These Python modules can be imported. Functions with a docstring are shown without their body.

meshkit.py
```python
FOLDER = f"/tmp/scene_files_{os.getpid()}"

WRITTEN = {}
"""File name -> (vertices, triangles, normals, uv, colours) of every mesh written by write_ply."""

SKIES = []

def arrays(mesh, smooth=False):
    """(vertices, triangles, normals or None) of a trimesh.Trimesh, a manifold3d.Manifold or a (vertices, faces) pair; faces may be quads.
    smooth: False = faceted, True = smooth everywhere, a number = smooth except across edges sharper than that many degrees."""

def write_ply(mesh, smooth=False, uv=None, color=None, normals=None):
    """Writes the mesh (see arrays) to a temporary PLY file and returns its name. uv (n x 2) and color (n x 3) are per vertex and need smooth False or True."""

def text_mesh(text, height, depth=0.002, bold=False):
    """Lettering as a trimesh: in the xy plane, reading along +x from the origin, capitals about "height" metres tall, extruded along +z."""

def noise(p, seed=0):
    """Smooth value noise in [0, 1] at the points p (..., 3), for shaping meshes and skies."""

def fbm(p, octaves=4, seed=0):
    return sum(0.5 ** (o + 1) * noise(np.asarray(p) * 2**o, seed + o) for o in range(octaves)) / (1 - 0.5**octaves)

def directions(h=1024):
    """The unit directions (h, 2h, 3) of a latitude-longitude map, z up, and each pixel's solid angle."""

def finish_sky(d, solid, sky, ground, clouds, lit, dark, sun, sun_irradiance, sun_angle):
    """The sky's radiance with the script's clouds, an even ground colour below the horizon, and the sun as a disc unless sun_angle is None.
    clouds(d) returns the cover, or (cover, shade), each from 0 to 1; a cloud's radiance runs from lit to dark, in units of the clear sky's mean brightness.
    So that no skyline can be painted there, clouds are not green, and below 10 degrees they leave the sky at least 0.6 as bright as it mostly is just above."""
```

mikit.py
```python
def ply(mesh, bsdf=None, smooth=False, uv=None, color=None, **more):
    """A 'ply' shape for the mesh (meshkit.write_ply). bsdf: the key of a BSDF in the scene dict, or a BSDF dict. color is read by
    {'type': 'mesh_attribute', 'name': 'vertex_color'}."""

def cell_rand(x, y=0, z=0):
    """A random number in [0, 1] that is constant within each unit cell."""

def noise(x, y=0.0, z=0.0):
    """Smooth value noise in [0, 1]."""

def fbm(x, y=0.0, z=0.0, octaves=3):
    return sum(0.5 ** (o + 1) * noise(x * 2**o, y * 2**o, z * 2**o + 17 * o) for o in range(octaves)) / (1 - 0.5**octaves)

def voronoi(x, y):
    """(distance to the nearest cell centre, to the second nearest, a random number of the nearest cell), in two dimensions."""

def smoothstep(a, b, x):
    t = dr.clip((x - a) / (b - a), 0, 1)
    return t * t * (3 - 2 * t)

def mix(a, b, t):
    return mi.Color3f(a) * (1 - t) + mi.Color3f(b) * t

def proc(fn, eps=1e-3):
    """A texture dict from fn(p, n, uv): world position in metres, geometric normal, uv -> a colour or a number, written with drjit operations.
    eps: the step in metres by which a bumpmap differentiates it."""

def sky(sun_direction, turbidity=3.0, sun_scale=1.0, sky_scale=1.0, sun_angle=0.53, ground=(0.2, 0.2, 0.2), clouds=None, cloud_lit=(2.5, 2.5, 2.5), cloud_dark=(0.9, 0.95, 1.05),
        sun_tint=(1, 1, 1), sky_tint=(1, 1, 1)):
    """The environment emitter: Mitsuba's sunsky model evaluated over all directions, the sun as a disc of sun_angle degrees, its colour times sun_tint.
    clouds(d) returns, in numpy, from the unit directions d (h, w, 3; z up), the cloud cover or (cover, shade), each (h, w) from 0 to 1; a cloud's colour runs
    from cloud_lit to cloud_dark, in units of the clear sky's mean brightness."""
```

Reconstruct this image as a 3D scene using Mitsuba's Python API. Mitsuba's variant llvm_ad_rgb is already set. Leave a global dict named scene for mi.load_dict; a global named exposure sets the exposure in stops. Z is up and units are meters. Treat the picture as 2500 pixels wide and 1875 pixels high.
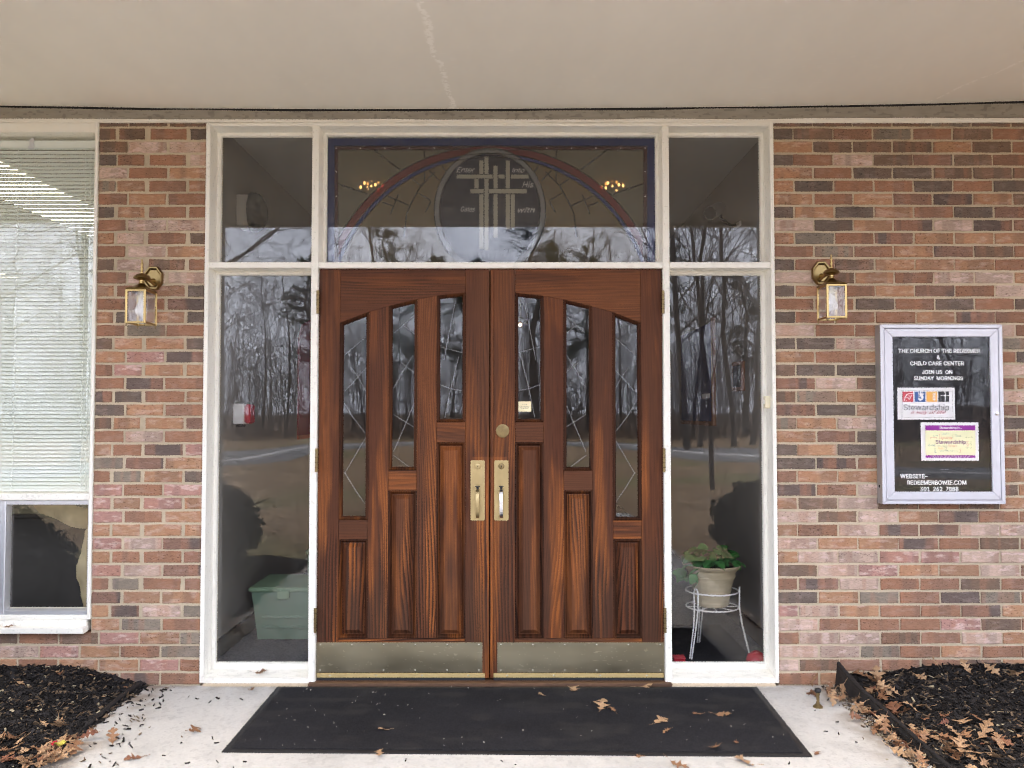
import math, random
import numpy as np, trimesh, drjit as dr, mitsuba as mi
import shapely.geometry as sg, shapely.affinity as sa, shapely.ops as so
import mikit, meshkit
from mikit import proc, noise, fbm, smoothstep, mix, cell_rand, voronoi

T = mi.ScalarTransform4f
scene, labels = {}, {}
# ------------------------------------------------------------------ camera, sky, exposure
CAM = (0.0, -4.4, 1.386)
PITCH = math.radians(2.0)
FPX = 2078.0                      # focal length in pixels of the 2500 wide photograph
scene['camera'] = dict(type='perspective', fov=2 * math.degrees(math.atan(1250 / FPX)), fov_axis='x', near_clip=0.05, far_clip=600.0,
                       to_world=T().look_at(origin=CAM, target=(0, CAM[1] + math.cos(PITCH), CAM[2] + math.sin(PITCH)), up=(0, 0, 1)))


def clouds(d):
    s = meshkit.fbm(d * np.array([2.2, 2.2, 4.0]) + 3.1, 4, 5)
    return np.ones(d.shape[:2]), np.clip((s - 0.35) * 1.3, 0, 1) * 0.55


scene['sky'] = mikit.sky((-0.35, -0.55, 0.76), turbidity=4, sun_scale=0.12, sun_angle=14, clouds=clouds,
                         cloud_lit=(2.40, 2.52, 2.90), cloud_dark=(1.5, 1.62, 2.0), ground=(0.16, 0.13, 0.1))
exposure = 4.25

# ------------------------------------------------------------------ helpers
rng = np.random.default_rng(7)
used = set()


def W(px, py, Y=0.0):
    """The point of the upright plane y = Y measured at a pixel of the 2500 x 1875 photograph: (x, z)."""
    a = (937.5 - py) / FPX
    dy, dz = math.cos(PITCH) - a * math.sin(PITCH), math.sin(PITCH) + a * math.cos(PITCH)
    t = (Y - CAM[1]) / dy
    return (px - 1250) / FPX * t, CAM[2] + dz * t


def G(px, py, Z=0.0):
    """The point of the level plane z = Z measured at a pixel: (x, y)."""
    a = (937.5 - py) / FPX
    dy, dz = math.cos(PITCH) - a * math.sin(PITCH), math.sin(PITCH) + a * math.cos(PITCH)
    t = (Z - CAM[2]) / dz
    return (px - 1250) / FPX * t, CAM[1] + dy * t


def key_for(name, parent=None):
    base = f'{parent}__{name}' if parent else name
    k, i = base, 0
    while k in used:
        i += 1
        k = f'{base}_{i:03d}'
    used.add(k)
    return k


def thing(name, label, cat, group=None):
    k = key_for(name)
    labels[k] = {'label': label, 'category': cat}
    if group:
        labels[k]['group'] = group
    return k


def add(name, mesh, mat, parent=None, smooth=False, uv=None, color=None, label=None, **more):
    k = key_for(name, parent)
    scene[k] = mikit.ply(mesh, mat, smooth, uv, color, **more)
    if label:
        labels[k] = {'label': label}
    return k


def tag(k, label, cat, group=None, kind=None):
    labels[k] = {'label': label}
    if cat:
        labels[k]['category'] = cat
    if group:
        labels[k]['group'] = group
    if kind:
        labels[k]['kind'] = kind
    return k


def struct(name, mesh, mat, label=None, **kw):
    k = add(name, mesh, mat, None, **kw)
    labels[k] = {'kind': 'structure'}
    if label:
        labels[k]['label'] = label
    return k


def cat(ms):
    return trimesh.util.concatenate([m for m in ms if m is not None])


def box(x0, x1, y0, y1, z0, z1, b=0.0):
    if x0 > x1: x0, x1 = x1, x0
    if y0 > y1: y0, y1 = y1, y0
    if z0 > z1: z0, z1 = z1, z0
    if b <= 0:
        m = trimesh.creation.box((x1 - x0, y1 - y0, z1 - z0))
        m.apply_translation(((x0 + x1) / 2, (y0 + y1) / 2, (z0 + z1) / 2))
        return m
    pts = []
    for x, sx in ((x0, 1), (x1, -1)):
        for y, sy in ((y0, 1), (y1, -1)):
            for z, sz in ((z0, 1), (z1, -1)):
                pts += [(x + sx * b, y + sy * b, z), (x + sx * b, y, z + sz * b), (x, y + sy * b, z + sz * b)]
    return trimesh.convex.convex_hull(np.array(pts))


def grid(nx, nz, fn):
    """A sheet of nx x nz cells from fn(u, v) -> (N, 3), u and v from 0 to 1."""
    u, v = np.meshgrid(np.linspace(0, 1, nx + 1), np.linspace(0, 1, nz + 1), indexing='ij')
    p = fn(u.ravel(), v.ravel())
    i, j = np.meshgrid(np.arange(nx), np.arange(nz), indexing='ij')
    a = (i * (nz + 1) + j).ravel()
    q = np.stack([a, a + nz + 1, a + nz + 2, a + 1], 1)
    return trimesh.Trimesh(p, np.vstack([q[:, [0, 1, 2]], q[:, [0, 2, 3]]]), process=False), np.stack([u.ravel(), v.ravel()], 1)


def tube(points, radii, sides=8, cap=True):
    p = np.asarray(points, float)
    r = np.broadcast_to(np.asarray(radii, float), (len(p),))
    t = np.gradient(p, axis=0)
    t /= np.linalg.norm(t, axis=1, keepdims=True) + 1e-12
    ref = np.array([0, 0, 1.0]) if abs(t[:, 2]).mean() < 0.8 else np.array([1.0, 0, 0])
    a = np.cross(t, ref)
    a /= np.linalg.norm(a, axis=1, keepdims=True) + 1e-12
    b = np.cross(t, a)
    ang = np.arange(sides) * 2 * np.pi / sides
    v = p[:, None] + r[:, None, None] * (np.cos(ang)[None, :, None] * a[:, None] + np.sin(ang)[None, :, None] * b[:, None])
    n = len(p)
    i, j = np.meshgrid(np.arange(n - 1), np.arange(sides), indexing='ij')
    q = np.stack([i * sides + j, i * sides + (j + 1) % sides, (i + 1) * sides + (j + 1) % sides, (i + 1) * sides + j], -1).reshape(-1, 4)
    f = [q[:, [0, 2, 1]], q[:, [0, 3, 2]]]
    v = v.reshape(-1, 3)
    if cap:
        v = np.vstack([v, p[0], p[-1]])
        k = np.arange(sides)
        f += [np.stack([k * 0 + n * sides, k, (k + 1) % sides], 1), np.stack([k * 0 + n * sides + 1, (n - 1) * sides + (k + 1) % sides, (n - 1) * sides + k], 1)]
    return trimesh.Trimesh(v, np.vstack(f), process=False)


def lathe(profile, n=24, centre=(0, 0, 0), axis='z', squash=(1, 1)):
    pr = np.asarray(profile, float)
    ang = np.arange(n) * 2 * np.pi / n
    v = np.stack([pr[:, None, 0] * np.cos(ang) * squash[0], pr[:, None, 0] * np.sin(ang) * squash[1], pr[:, None, 1] + 0 * ang], -1).reshape(-1, 3)
    i, j = np.meshgrid(np.arange(len(pr) - 1), np.arange(n), indexing='ij')
    q = np.stack([i * n + j, i * n + (j + 1) % n, (i + 1) * n + (j + 1) % n, (i + 1) * n + j], -1).reshape(-1, 4)
    m = trimesh.Trimesh(v, np.vstack([q[:, [0, 1, 2]], q[:, [0, 2, 3]]]), process=False)
    if axis == '-y':        # the profile's height runs towards the viewer
        m.vertices = np.stack([m.vertices[:, 0], -m.vertices[:, 2], m.vertices[:, 1]], 1)
    m.apply_translation(centre)
    return m


def extrude(poly, y0, y1):
    """A polygon of the (x, z) plane as a slab from y0 (front) to y1 (back)."""
    out = []
    for g in getattr(poly, 'geoms', [poly]):
        if g.area < 1e-9:
            continue
        m = trimesh.creation.extrude_polygon(g, abs(y1 - y0), engine='earcut')
        v = m.vertices
        m.vertices = np.stack([v[:, 0], max(y0, y1) - v[:, 2], v[:, 1]], 1)
        out.append(m)
    return cat(out)


def sheet(poly, y):
    """A polygon of the (x, z) plane as one flat sheet facing -y."""
    out = []
    for g in getattr(poly, 'geoms', [poly]):
        if g.geom_type != 'Polygon' or g.area < 1e-8:
            continue
        v, f = trimesh.creation.triangulate_polygon(g, engine='earcut')
        out.append(trimesh.Trimesh(np.stack([v[:, 0], np.full(len(v), y), v[:, 1]], 1), f, process=False))
    return cat(out) if out else None


def text(s, x0, x1, z, h, y, depth=0.001, bold=False, shear=0.0, rot=0.0):
    """Lettering facing -y: the base line at z, capitals h tall, fitted between x0 and x1 (x1 None: natural width)."""
    m = meshkit.text_mesh(s, h, depth, bold)
    v = m.vertices.copy()
    if shear:
        v[:, 0] += shear * v[:, 1]
    w = v[:, 0].max() - v[:, 0].min()
    v[:, 0] -= v[:, 0].min()
    if x1 is not None:
        v[:, 0] *= (x1 - x0) / w
    if rot:
        c, s_ = math.cos(rot), math.sin(rot)
        v[:, 0], v[:, 1] = v[:, 0] * c - v[:, 1] * s_, v[:, 0] * s_ + v[:, 1] * c
    m.vertices = np.stack([v[:, 0] + x0, y - v[:, 2], v[:, 1] + z], 1)
    return m


def loft(rings, cap=True):
    """rings: list of (k, 3) outlines with the same number of corners, joined one to the next; cap closes the last one."""
    k = len(rings[0])
    v = np.vstack(rings)
    f = []
    for r in range(len(rings) - 1):
        for i in range(k):
            a, b = r * k + i, r * k + (i + 1) % k
            f += [(a, b, b + k), (a, b + k, a + k)]
    if cap:
        o = (len(rings) - 1) * k
        f += [(o, o + i, o + i + 1) for i in range(1, k - 1)]
    return trimesh.Trimesh(v, np.array(f), process=False)


def inset(quad, d):
    """A convex outline of the (x, z) plane moved inwards by d, corner by corner (anticlockwise seen from -y)."""
    q = np.asarray(quad, float)
    n = len(q)
    out = []
    for i in range(n):
        p0, p1, p2 = q[i - 1], q[i], q[(i + 1) % n]
        d1, d2 = (p1 - p0) / np.linalg.norm(p1 - p0), (p2 - p1) / np.linalg.norm(p2 - p1)
        n1, n2 = np.array([-d1[1], d1[0]]), np.array([-d2[1], d2[0]])
        b = n1 + n2
        out.append(p1 + d * b / (1 + n1 @ n2))
    return np.array(out)


def at_y(q, y):
    q = np.asarray(q)
    return np.stack([q[:, 0], np.full(len(q), y), q[:, 1]], 1)


# ------------------------------------------------------------------ materials
def rgb(*c):
    return {'type': 'rgb', 'value': list(c)}


def principled(color, rough=0.5, two=True, **kw):
    b = dict(type='principled', base_color=rgb(*color) if isinstance(color, tuple) else color, roughness=rough, **kw)
    return dict(type='twosided', bsdf=b) if two else b


def bump(b, fn, scale, eps=1e-3):
    return dict(type='twosided', bsdf=dict(type='bumpmap', arbitrary=proc(fn, eps), scale=scale, bsdf=b))


PALETTE = dict(D=(0.140, 0.106, 0.086), B=(0.175, 0.115, 0.082), R=(0.275, 0.145, 0.092), O=(0.365, 0.205, 0.120), P=(0.47, 0.340, 0.272),
               Q=(0.37, 0.205, 0.170), G=(0.22, 0.18, 0.14), K=(0.21, 0.122, 0.090))
CODES = 'DBROPQGK'


def brick_color(p, n, uv):
    code, r = dr.floor(uv.x), uv.y * 97.0
    c = mi.Color3f(0.0)
    for i, k in enumerate(CODES):
        c = dr.select(dr.abs(code - i) < 0.5, mi.Color3f(PALETTE[k]), c)
    s = noise(p.x * 17 + r, p.z * 2 + r * 3.1)                      # upright bands of flashing across the brick
    s2 = noise(p.x * 34 + r * 2.0, p.z * 3)
    k = dr.select(dr.abs(code - 7) < 0.5, 1.0, 0.34)
    dark = smoothstep(0.52, 0.68, s) * k
    warm = smoothstep(0.5, 0.75, s2) * dr.select(code < 0.5, 0.12, 0.42)
    c = mix(c, mi.Color3f(0.36, 0.17, 0.1), warm * 0.75)
    c = mix(c, mi.Color3f(0.11, 0.088, 0.080), dark * 0.85)
    pale = smoothstep(0.5, 0.8, fbm(p.x * 22 + r * 5, p.z * 60, 1.0)) * dr.select((dr.abs(code - 4) < 0.5) | (dr.abs(code - 5) < 0.5), 0.6, dr.select(dr.abs(code - 3) < .5, .3, 0.1))
    c = mix(c, mi.Color3f(0.62, 0.47, 0.42), pale)
    g = fbm(p.x * 90, p.z * 330, p.y * 90)                           # wire-cut drag marks
    pits = smoothstep(0.78, 0.86, noise(p.x * 120, p.z * 260, r))
    c = c * (0.78 + 0.44 * g) * (1 - 0.40 * pits) * (0.9 + 0.2 * noise(r, 4.0))
    return c


def brick_bump(p, n, uv):
    return fbm(p.x * 80, p.z * 300, p.y * 80) + 0.7 * noise(p.x * 160, p.z * 200, p.y * 160)


scene['m_brick'] = bump(principled(proc(brick_color), 0.85, False, specular=0.25), brick_bump, 0.0022)
scene['m_mortar'] = bump(principled(proc(lambda p, n, uv: mi.Color3f(0.46, 0.38, 0.275) * (0.74 + 0.28 * fbm(p.x * 60, p.z * 60, p.y * 60) + 0.24 * noise(p.x * 3, p.z * 7))), 0.95, False, specular=0.1),
                         lambda p, n, uv: fbm(p.x * 150, p.z * 150, p.y * 150), 0.002)


def paint_color(p, n, uv):
    d = smoothstep(0.62, 0.8, fbm(p.x * 9, p.z * 9, p.y * 30)) * 0.07
    low = smoothstep(0.3, 0.0, p.z) * smoothstep(0.45, 0.75, fbm(p.x * 30, p.z * 20, p.y * 40)) * 0.12
    spot = smoothstep(0.80, 0.86, noise(p.x * 110, p.z * 110, p.y * 110)) * 0.15
    return mi.Color3f(0.78, 0.76, 0.69) * (1 - d - low) * (1 - spot)


scene['m_paint'] = bump(principled(proc(paint_color), 0.42, False, specular=0.4), lambda p, n, uv: fbm(p.x * 45, p.z * 45, p.y * 45), 0.0006)


def wood_fields(p, uv):
    a, l = uv.x, uv.y
    w = noise(a * 6 + 3, l * 0.9) * 3.0 + noise(a * 17, l * 1.9 + 9) * 0.9 + noise(a * 50, l * 6) * 0.25
    v = a * 64 + w * 1.9
    f = v - dr.floor(v)
    ring = smoothstep(0.2, 0.75, f) * (1 - smoothstep(0.88, 1.0, f)) * (0.45 + 0.55 * smoothstep(0.35, 0.65, noise(a * 9, l * 1.3 + 40)))
    fine = noise(a * 520, l * 12)
    return a, l, ring, fine


def wood_color(p, n, uv):
    a, l, ring, fine = wood_fields(p, uv)
    low = smoothstep(1.75, 0.5, p.z)                                 # the weather has worn the varnish more towards the bottom
    board = noise(a * 0.83 + 7.7, 3.0)
    worn = smoothstep(0.45, 0.65, fbm(a * 15 + 5, l * 1.6) + 0.14 * (board - 0.5)) * (0.3 + 0.7 * low)
    base = mix(mi.Color3f(0.084, 0.027, 0.0125), mi.Color3f(0.132, 0.049, 0.021), 0.6 * noise(a * 8, l * 0.8) + 0.4 * board)
    c = mix(base, mi.Color3f(0.33, 0.103, 0.026), worn * 0.76)
    c = mix(c, mi.Color3f(0.034, 0.014, 0.009), ring * (0.42 + 0.50 * low))
    c = c * (0.76 + 0.42 * fine)
    grime = smoothstep(0.43, 0.62, fbm(a * 9 + 31, l * 2.1)) * (0.25 + 0.75 * smoothstep(1.0, 0.2, p.z)) * 0.6
    c = mix(c, mi.Color3f(0.055, 0.028, 0.018), grime)
    ghost = smoothstep(0.092, 0.088, dr.abs(p.x + 0.115)) * smoothstep(1.165, 1.16, p.z) * smoothstep(0.70, 1.0, p.z)   # the pale patch round the handles
    return mix(c, c * 1.2 + mi.Color3f(0.085, 0.027, 0.006), ghost * 0.6)


def wood_bump(p, n, uv):
    a, l, ring, fine = wood_fields(p, uv)
    return ring * 0.6 + fine


scene['m_wood'] = bump(principled(proc(wood_color), 0.46, False, specular=0.12, clearcoat=0.05, clearcoat_gloss=0.8), wood_bump, 0.0004)
scene['m_wood_moulding_shaded'] = principled(proc(lambda p, n, uv: wood_color(p, n, uv) * 0.5), 0.5, specular=0.12)  # darkened oak: bevel shade, with some grime, put into the moulding colour
scene['m_wood_dark'] = principled(proc(lambda p, n, uv: mi.Color3f(0.085, 0.042, 0.022) * (0.6 + 0.8 * fbm(p.x * 20, p.z * 60, p.y * 60))), 0.6)


def soffit_color(p, n, uv):
    c = mi.Color3f(0.765, 0.73, 0.655) * (0.93 + 0.07 * fbm(p.x * 2.1, p.y * 0.7) + 0.05 * noise(p.x * 1.7 + 4, 2.0) + 0.03 * fbm(p.x * 14, p.y * 5))
    near_wall = smoothstep(0.3, 0.0, -p.y) * (0.3 + 0.7 * noise(p.x * 4, 1.0)) * 0.10  # patchy darkening towards the wall
    c = c * (1 - near_wall)

    def crack(x0, y0, x1, y1, w):
        t = dr.clip(((p.x - x0) * (x1 - x0) + (p.y - y0) * (y1 - y0)) / ((x1 - x0) ** 2 + (y1 - y0) ** 2), 0, 1)
        wob = (fbm(p.x * 9, p.y * 9) - 0.5) * 0.05
        d = dr.abs(((p.x - x0) * (y1 - y0) - (p.y - y0) * (x1 - x0)) / math.hypot(x1 - x0, y1 - y0) + wob)
        on = dr.select((t > 0) & (t < 1), 1.0, 0.0)
        return smoothstep(w, w * 0.3, d) * on * smoothstep(0.34, 0.6, fbm(p.x * 60, p.y * 60))
    k = crack(-0.31, -0.02, -0.36, -1.3, 0.022) * 0.85 + crack(2.12, -0.02, 1.97, -0.85, 0.016) * 0.5 * 0 + crack(2.16, -0.03, 2.45, -0.80, 0.013) * 0.6
    k = k + smoothstep(0.86, 0.9, noise(p.x * 26, p.y * 40)) * smoothstep(0.6, 0.8, noise(p.x * 3, p.y * 3)) * 0.12
    return mix(c, mi.Color3f(0.88, 0.85, 0.785), dr.clip(k, 0, 1))


scene['m_soffit'] = bump(principled(proc(soffit_color), 0.8, False, specular=0.2), lambda p, n, uv: fbm(p.x * 30, p.y * 30) + 0.6 * noise(p.x * 110, p.y * 110), 0.0022)
scene['m_band'] = bump(principled(proc(lambda p, n, uv: mi.Color3f(0.30, 0.275, 0.235) * (0.75 + 0.4 * fbm(p.x * 14, p.z * 60, p.y * 14)) * (1 - 0.2 * smoothstep(0.72, 0.8, noise(p.x * 45, p.z * 90)))), 0.9, False, specular=0.1),
                       lambda p, n, uv: fbm(p.x * 120, p.z * 120, p.y * 120), 0.004)
scene['m_black'] = principled((0.012, 0.012, 0.013), 0.7)
scene['m_rubber'] = principled(proc(lambda p, n, uv: mi.Color3f(0.009, 0.009, 0.010) * (0.6 + 0.9 * fbm(p.x * 40, p.y * 40, p.z * 60))), 0.55)


def concrete_color(p, n, uv):
    c = mi.Color3f(0.385, 0.378, 0.362) * (0.82 + 0.26 * fbm(p.x * 2.6, p.y * 2.6) + 0.12 * noise(p.x * 150, p.y * 150))
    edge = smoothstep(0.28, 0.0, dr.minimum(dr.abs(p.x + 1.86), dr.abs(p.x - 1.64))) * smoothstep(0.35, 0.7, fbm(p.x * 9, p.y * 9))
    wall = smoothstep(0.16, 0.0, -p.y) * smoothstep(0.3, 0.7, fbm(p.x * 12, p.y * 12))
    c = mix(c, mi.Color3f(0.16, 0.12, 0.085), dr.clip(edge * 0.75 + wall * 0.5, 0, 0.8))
    return c * (1 - 0.10 * smoothstep(0.6, 0.75, fbm(p.x * 5 + 20, p.y * 5)) - 0.1 * smoothstep(0.72, 0.8, noise(p.x * 60, p.y * 60)))


scene['m_concrete'] = bump(principled(proc(concrete_color), 0.85, False, specular=0.2), lambda p, n, uv: fbm(p.x * 110, p.y * 110), 0.0015)


def mat_color(p, n, uv):
    c = mi.Color3f(0.0125, 0.0125, 0.0145) * (0.65 + 0.5 * fbm(p.x * 3, p.y * 5) + 0.6 * noise(p.x * 240, p.y * 130))
    dust = smoothstep(0.5, 0.8, fbm(p.x * 7 + 2, p.y * 12)) * 0.35
    return mix(c, mi.Color3f(0.035, 0.033, 0.031), dust)


scene['m_mat'] = bump(principled(proc(mat_color), 0.95, False, specular=0.1), lambda p, n, uv: noise(p.x * 240, p.y * 130), 0.004)
scene['m_vertex'] = principled({'type': 'mesh_attribute', 'name': 'vertex_color'}, 0.8, specular=0.2)
scene['m_soil'] = principled(proc(lambda p, n, uv: mi.Color3f(0.012, 0.010, 0.009) * (0.5 + fbm(p.x * 40, p.y * 40))), 0.9, specular=0.1)


def leaf_color(p, n, uv):
    r = uv.y
    c = mix(mi.Color3f(0.175, 0.088, 0.046), mi.Color3f(0.305, 0.195, 0.112), smoothstep(0.2, 0.9, r))
    c = mix(c, mi.Color3f(0.13, 0.05, 0.03), smoothstep(0.22, 0.0, r))
    return c * (0.75 + 0.5 * fbm(p.x * 70, p.y * 70, p.z * 70))


scene['m_leaf'] = principled(proc(leaf_color), 0.6, specular=0.3)


def lawn_color(p, n, uv):
    c = mix(mi.Color3f(0.25, 0.178, 0.108), mi.Color3f(0.17, 0.118, 0.074), fbm(p.x * 0.9, p.y * 0.9))
    c = mix(c, mi.Color3f(0.13, 0.135, 0.06), smoothstep(0.55, 0.75, fbm(p.x * 0.3 + 7, p.y * 0.3)) * 0.6)
    c = c * (0.7 + 0.6 * noise(p.x * 9, p.y * 9))
    return mix(c, mi.Color3f(0.11, 0.075, 0.05), smoothstep(-40, -48, p.y))


scene['m_lawn'] = principled(proc(lawn_color), 0.95, specular=0.1)
scene['m_road'] = principled(proc(lambda p, n, uv: mi.Color3f(0.17, 0.165, 0.16) * (0.8 + 0.4 * fbm(p.x * 3, p.y * 3))), 0.9, specular=0.2)
scene['m_kerb'] = principled((0.5, 0.48, 0.45), 0.9, specular=0.2)
scene['m_twig'] = principled((0.15, 0.128, 0.112), 0.9, specular=0.1)
scene['m_litter'] = principled((0.12, 0.085, 0.062), 0.95, specular=0.1)
scene['m_bark'] = principled(proc(lambda p, n, uv: mi.Color3f(0.11, 0.094, 0.082) * (0.6 + 0.8 * fbm(p.x * 6, p.y * 6, p.z * 1.5))), 0.9, specular=0.1)
scene['m_needles'] = principled((0.030, 0.048, 0.026), 0.7, specular=0.2)
scene['m_shrub'] = principled((0.022, 0.030, 0.018), 0.6, specular=0.3)
scene['m_glass'] = dict(type='thindielectric', int_ior=1.52)
scene['m_acrylic'] = dict(type='thindielectric', int_ior=1.38)
scene['m_brass'] = principled((0.42, 0.30, 0.125), 0.17, metallic=1.0)
scene['m_brass_satin'] = principled(proc(lambda p, n, uv: mi.Color3f(0.42, 0.325, 0.165) * (0.85 + 0.3 * fbm(p.x * 30, p.z * 12))), 0.38, metallic=0.85)
scene['m_brass_old'] = principled(proc(lambda p, n, uv: mi.Color3f(0.22, 0.16, 0.075) * (0.7 + 0.6 * fbm(p.x * 60, p.z * 60))), 0.4, metallic=0.8)


def kick_color(p, n, uv):
    s = fbm(p.x * 3, p.z * 14)
    scr = smoothstep(0.88, 0.93, noise(p.x * 75 + p.z * 40, p.z * 150))
    return mi.Color3f(0.40, 0.355, 0.245) * (0.85 + 0.28 * s) + mi.Color3f(0.15, 0.14, 0.11) * scr


scene['m_kick'] = principled(proc(kick_color), proc(lambda p, n, uv: 0.27 + 0.2 * fbm(p.x * 5, p.z * 12)), metallic=1.0)
scene['m_sweep'] = principled((0.72, 0.56, 0.26), 0.42, metallic=0.7)
scene['m_screw'] = principled((0.42, 0.40, 0.33), 0.3, metallic=1.0)
scene['m_steel'] = principled((0.72, 0.72, 0.74), 0.25, metallic=1.0)
scene['m_case'] = principled(proc(lambda p, n, uv: mi.Color3f(0.60, 0.60, 0.655) * (0.94 + 0.1 * fbm(p.x * 15, p.z * 15))), 0.38, metallic=0.25, specular=0.5)
scene['m_case_side'] = principled((0.36, 0.35, 0.34), 0.42, metallic=0.5)
scene['m_letterboard'] = bump(principled((0.006, 0.0065, 0.009), 0.75, False, specular=0.25), lambda p, n, uv: dr.abs(p.z * 130 - dr.floor(p.z * 130) - 0.5), 0.004)
scene['m_white_letter'] = principled((0.85, 0.85, 0.85), 0.5)
scene['m_paper'] = principled((0.80, 0.79, 0.80), 0.8, specular=0.1)
for nm, c in dict(red=(0.50, 0.035, 0.05), navy=(0.03, 0.09, 0.28), gold=(0.80, 0.42, 0.09), ink=(0.02, 0.02, 0.025), grey_ink=(0.13, 0.13, 0.15), maroon=(0.38, 0.03, 0.06), purple=(0.27, 0.03, 0.30), cream=(0.82, 0.80, 0.52),
                  plum=(0.17, 0.04, 0.16), coral=(0.62, 0.14, 0.07), olive=(0.30, 0.32, 0.16), teal=(0.12, 0.26, 0.26), wrapper=(0.36, 0.32, 0.06)).items():
    scene['m_print_' + nm] = principled(c, 0.7, specular=0.2)
scene['m_note'] = principled((0.78, 0.70, 0.45), 0.8)
scene['m_slat'] = principled((0.67, 0.715, 0.675), 0.5, specular=0.4)
scene['m_alu'] = principled((0.62, 0.63, 0.66), 0.35, metallic=0.6)
scene['m_lead'] = principled((0.012, 0.012, 0.011), 0.7, specular=0.1)
scene['m_engraved'] = principled((0.25, 0.25, 0.245), 0.8, specular=0.1)
scene['m_came'] = principled((0.60, 0.61, 0.63), 0.35, metallic=0.7)
for nm, c, d in (('blue', (0.045, 0.085, 0.34), (0.02, 0.045, 0.22)), ('red', (0.20, 0.035, 0.04), (0.22, 0.026, 0.03)), ('border_red', (0.20, 0.06, 0.055), (0.09, 0.02, 0.02)), ('amber', (0.60, 0.48, 0.27), (0.20, 0.155, 0.08)),
                 ('straw', (0.66, 0.61, 0.46), (0.19, 0.18, 0.13)), ('indigo', (0.03, 0.034, 0.07), (0.018, 0.022, 0.05)), ('silver', (0.40, 0.41, 0.40), (0.30, 0.31, 0.31)), ('bar', (0.70, 0.67, 0.56), (0.52, 0.51, 0.43))):
    scene['m_glass_' + nm] = dict(type='blendbsdf', weight=0.24, a=dict(type='thindielectric', int_ior=1.28, specular_transmittance=rgb(*c)),
                                  b=dict(type='twosided', bsdf=dict(type='diffuse', reflectance=rgb(*d))))
scene['m_lobby_wall'] = principled(proc(lambda p, n, uv: mi.Color3f(0.25, 0.235, 0.215) * (0.93 + 0.12 * fbm(p.x * 2, p.y * 2, p.z * 2))), 0.8, specular=0.2)
scene['m_lobby_ceiling'] = principled((0.36, 0.345, 0.31), 0.85)
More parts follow.
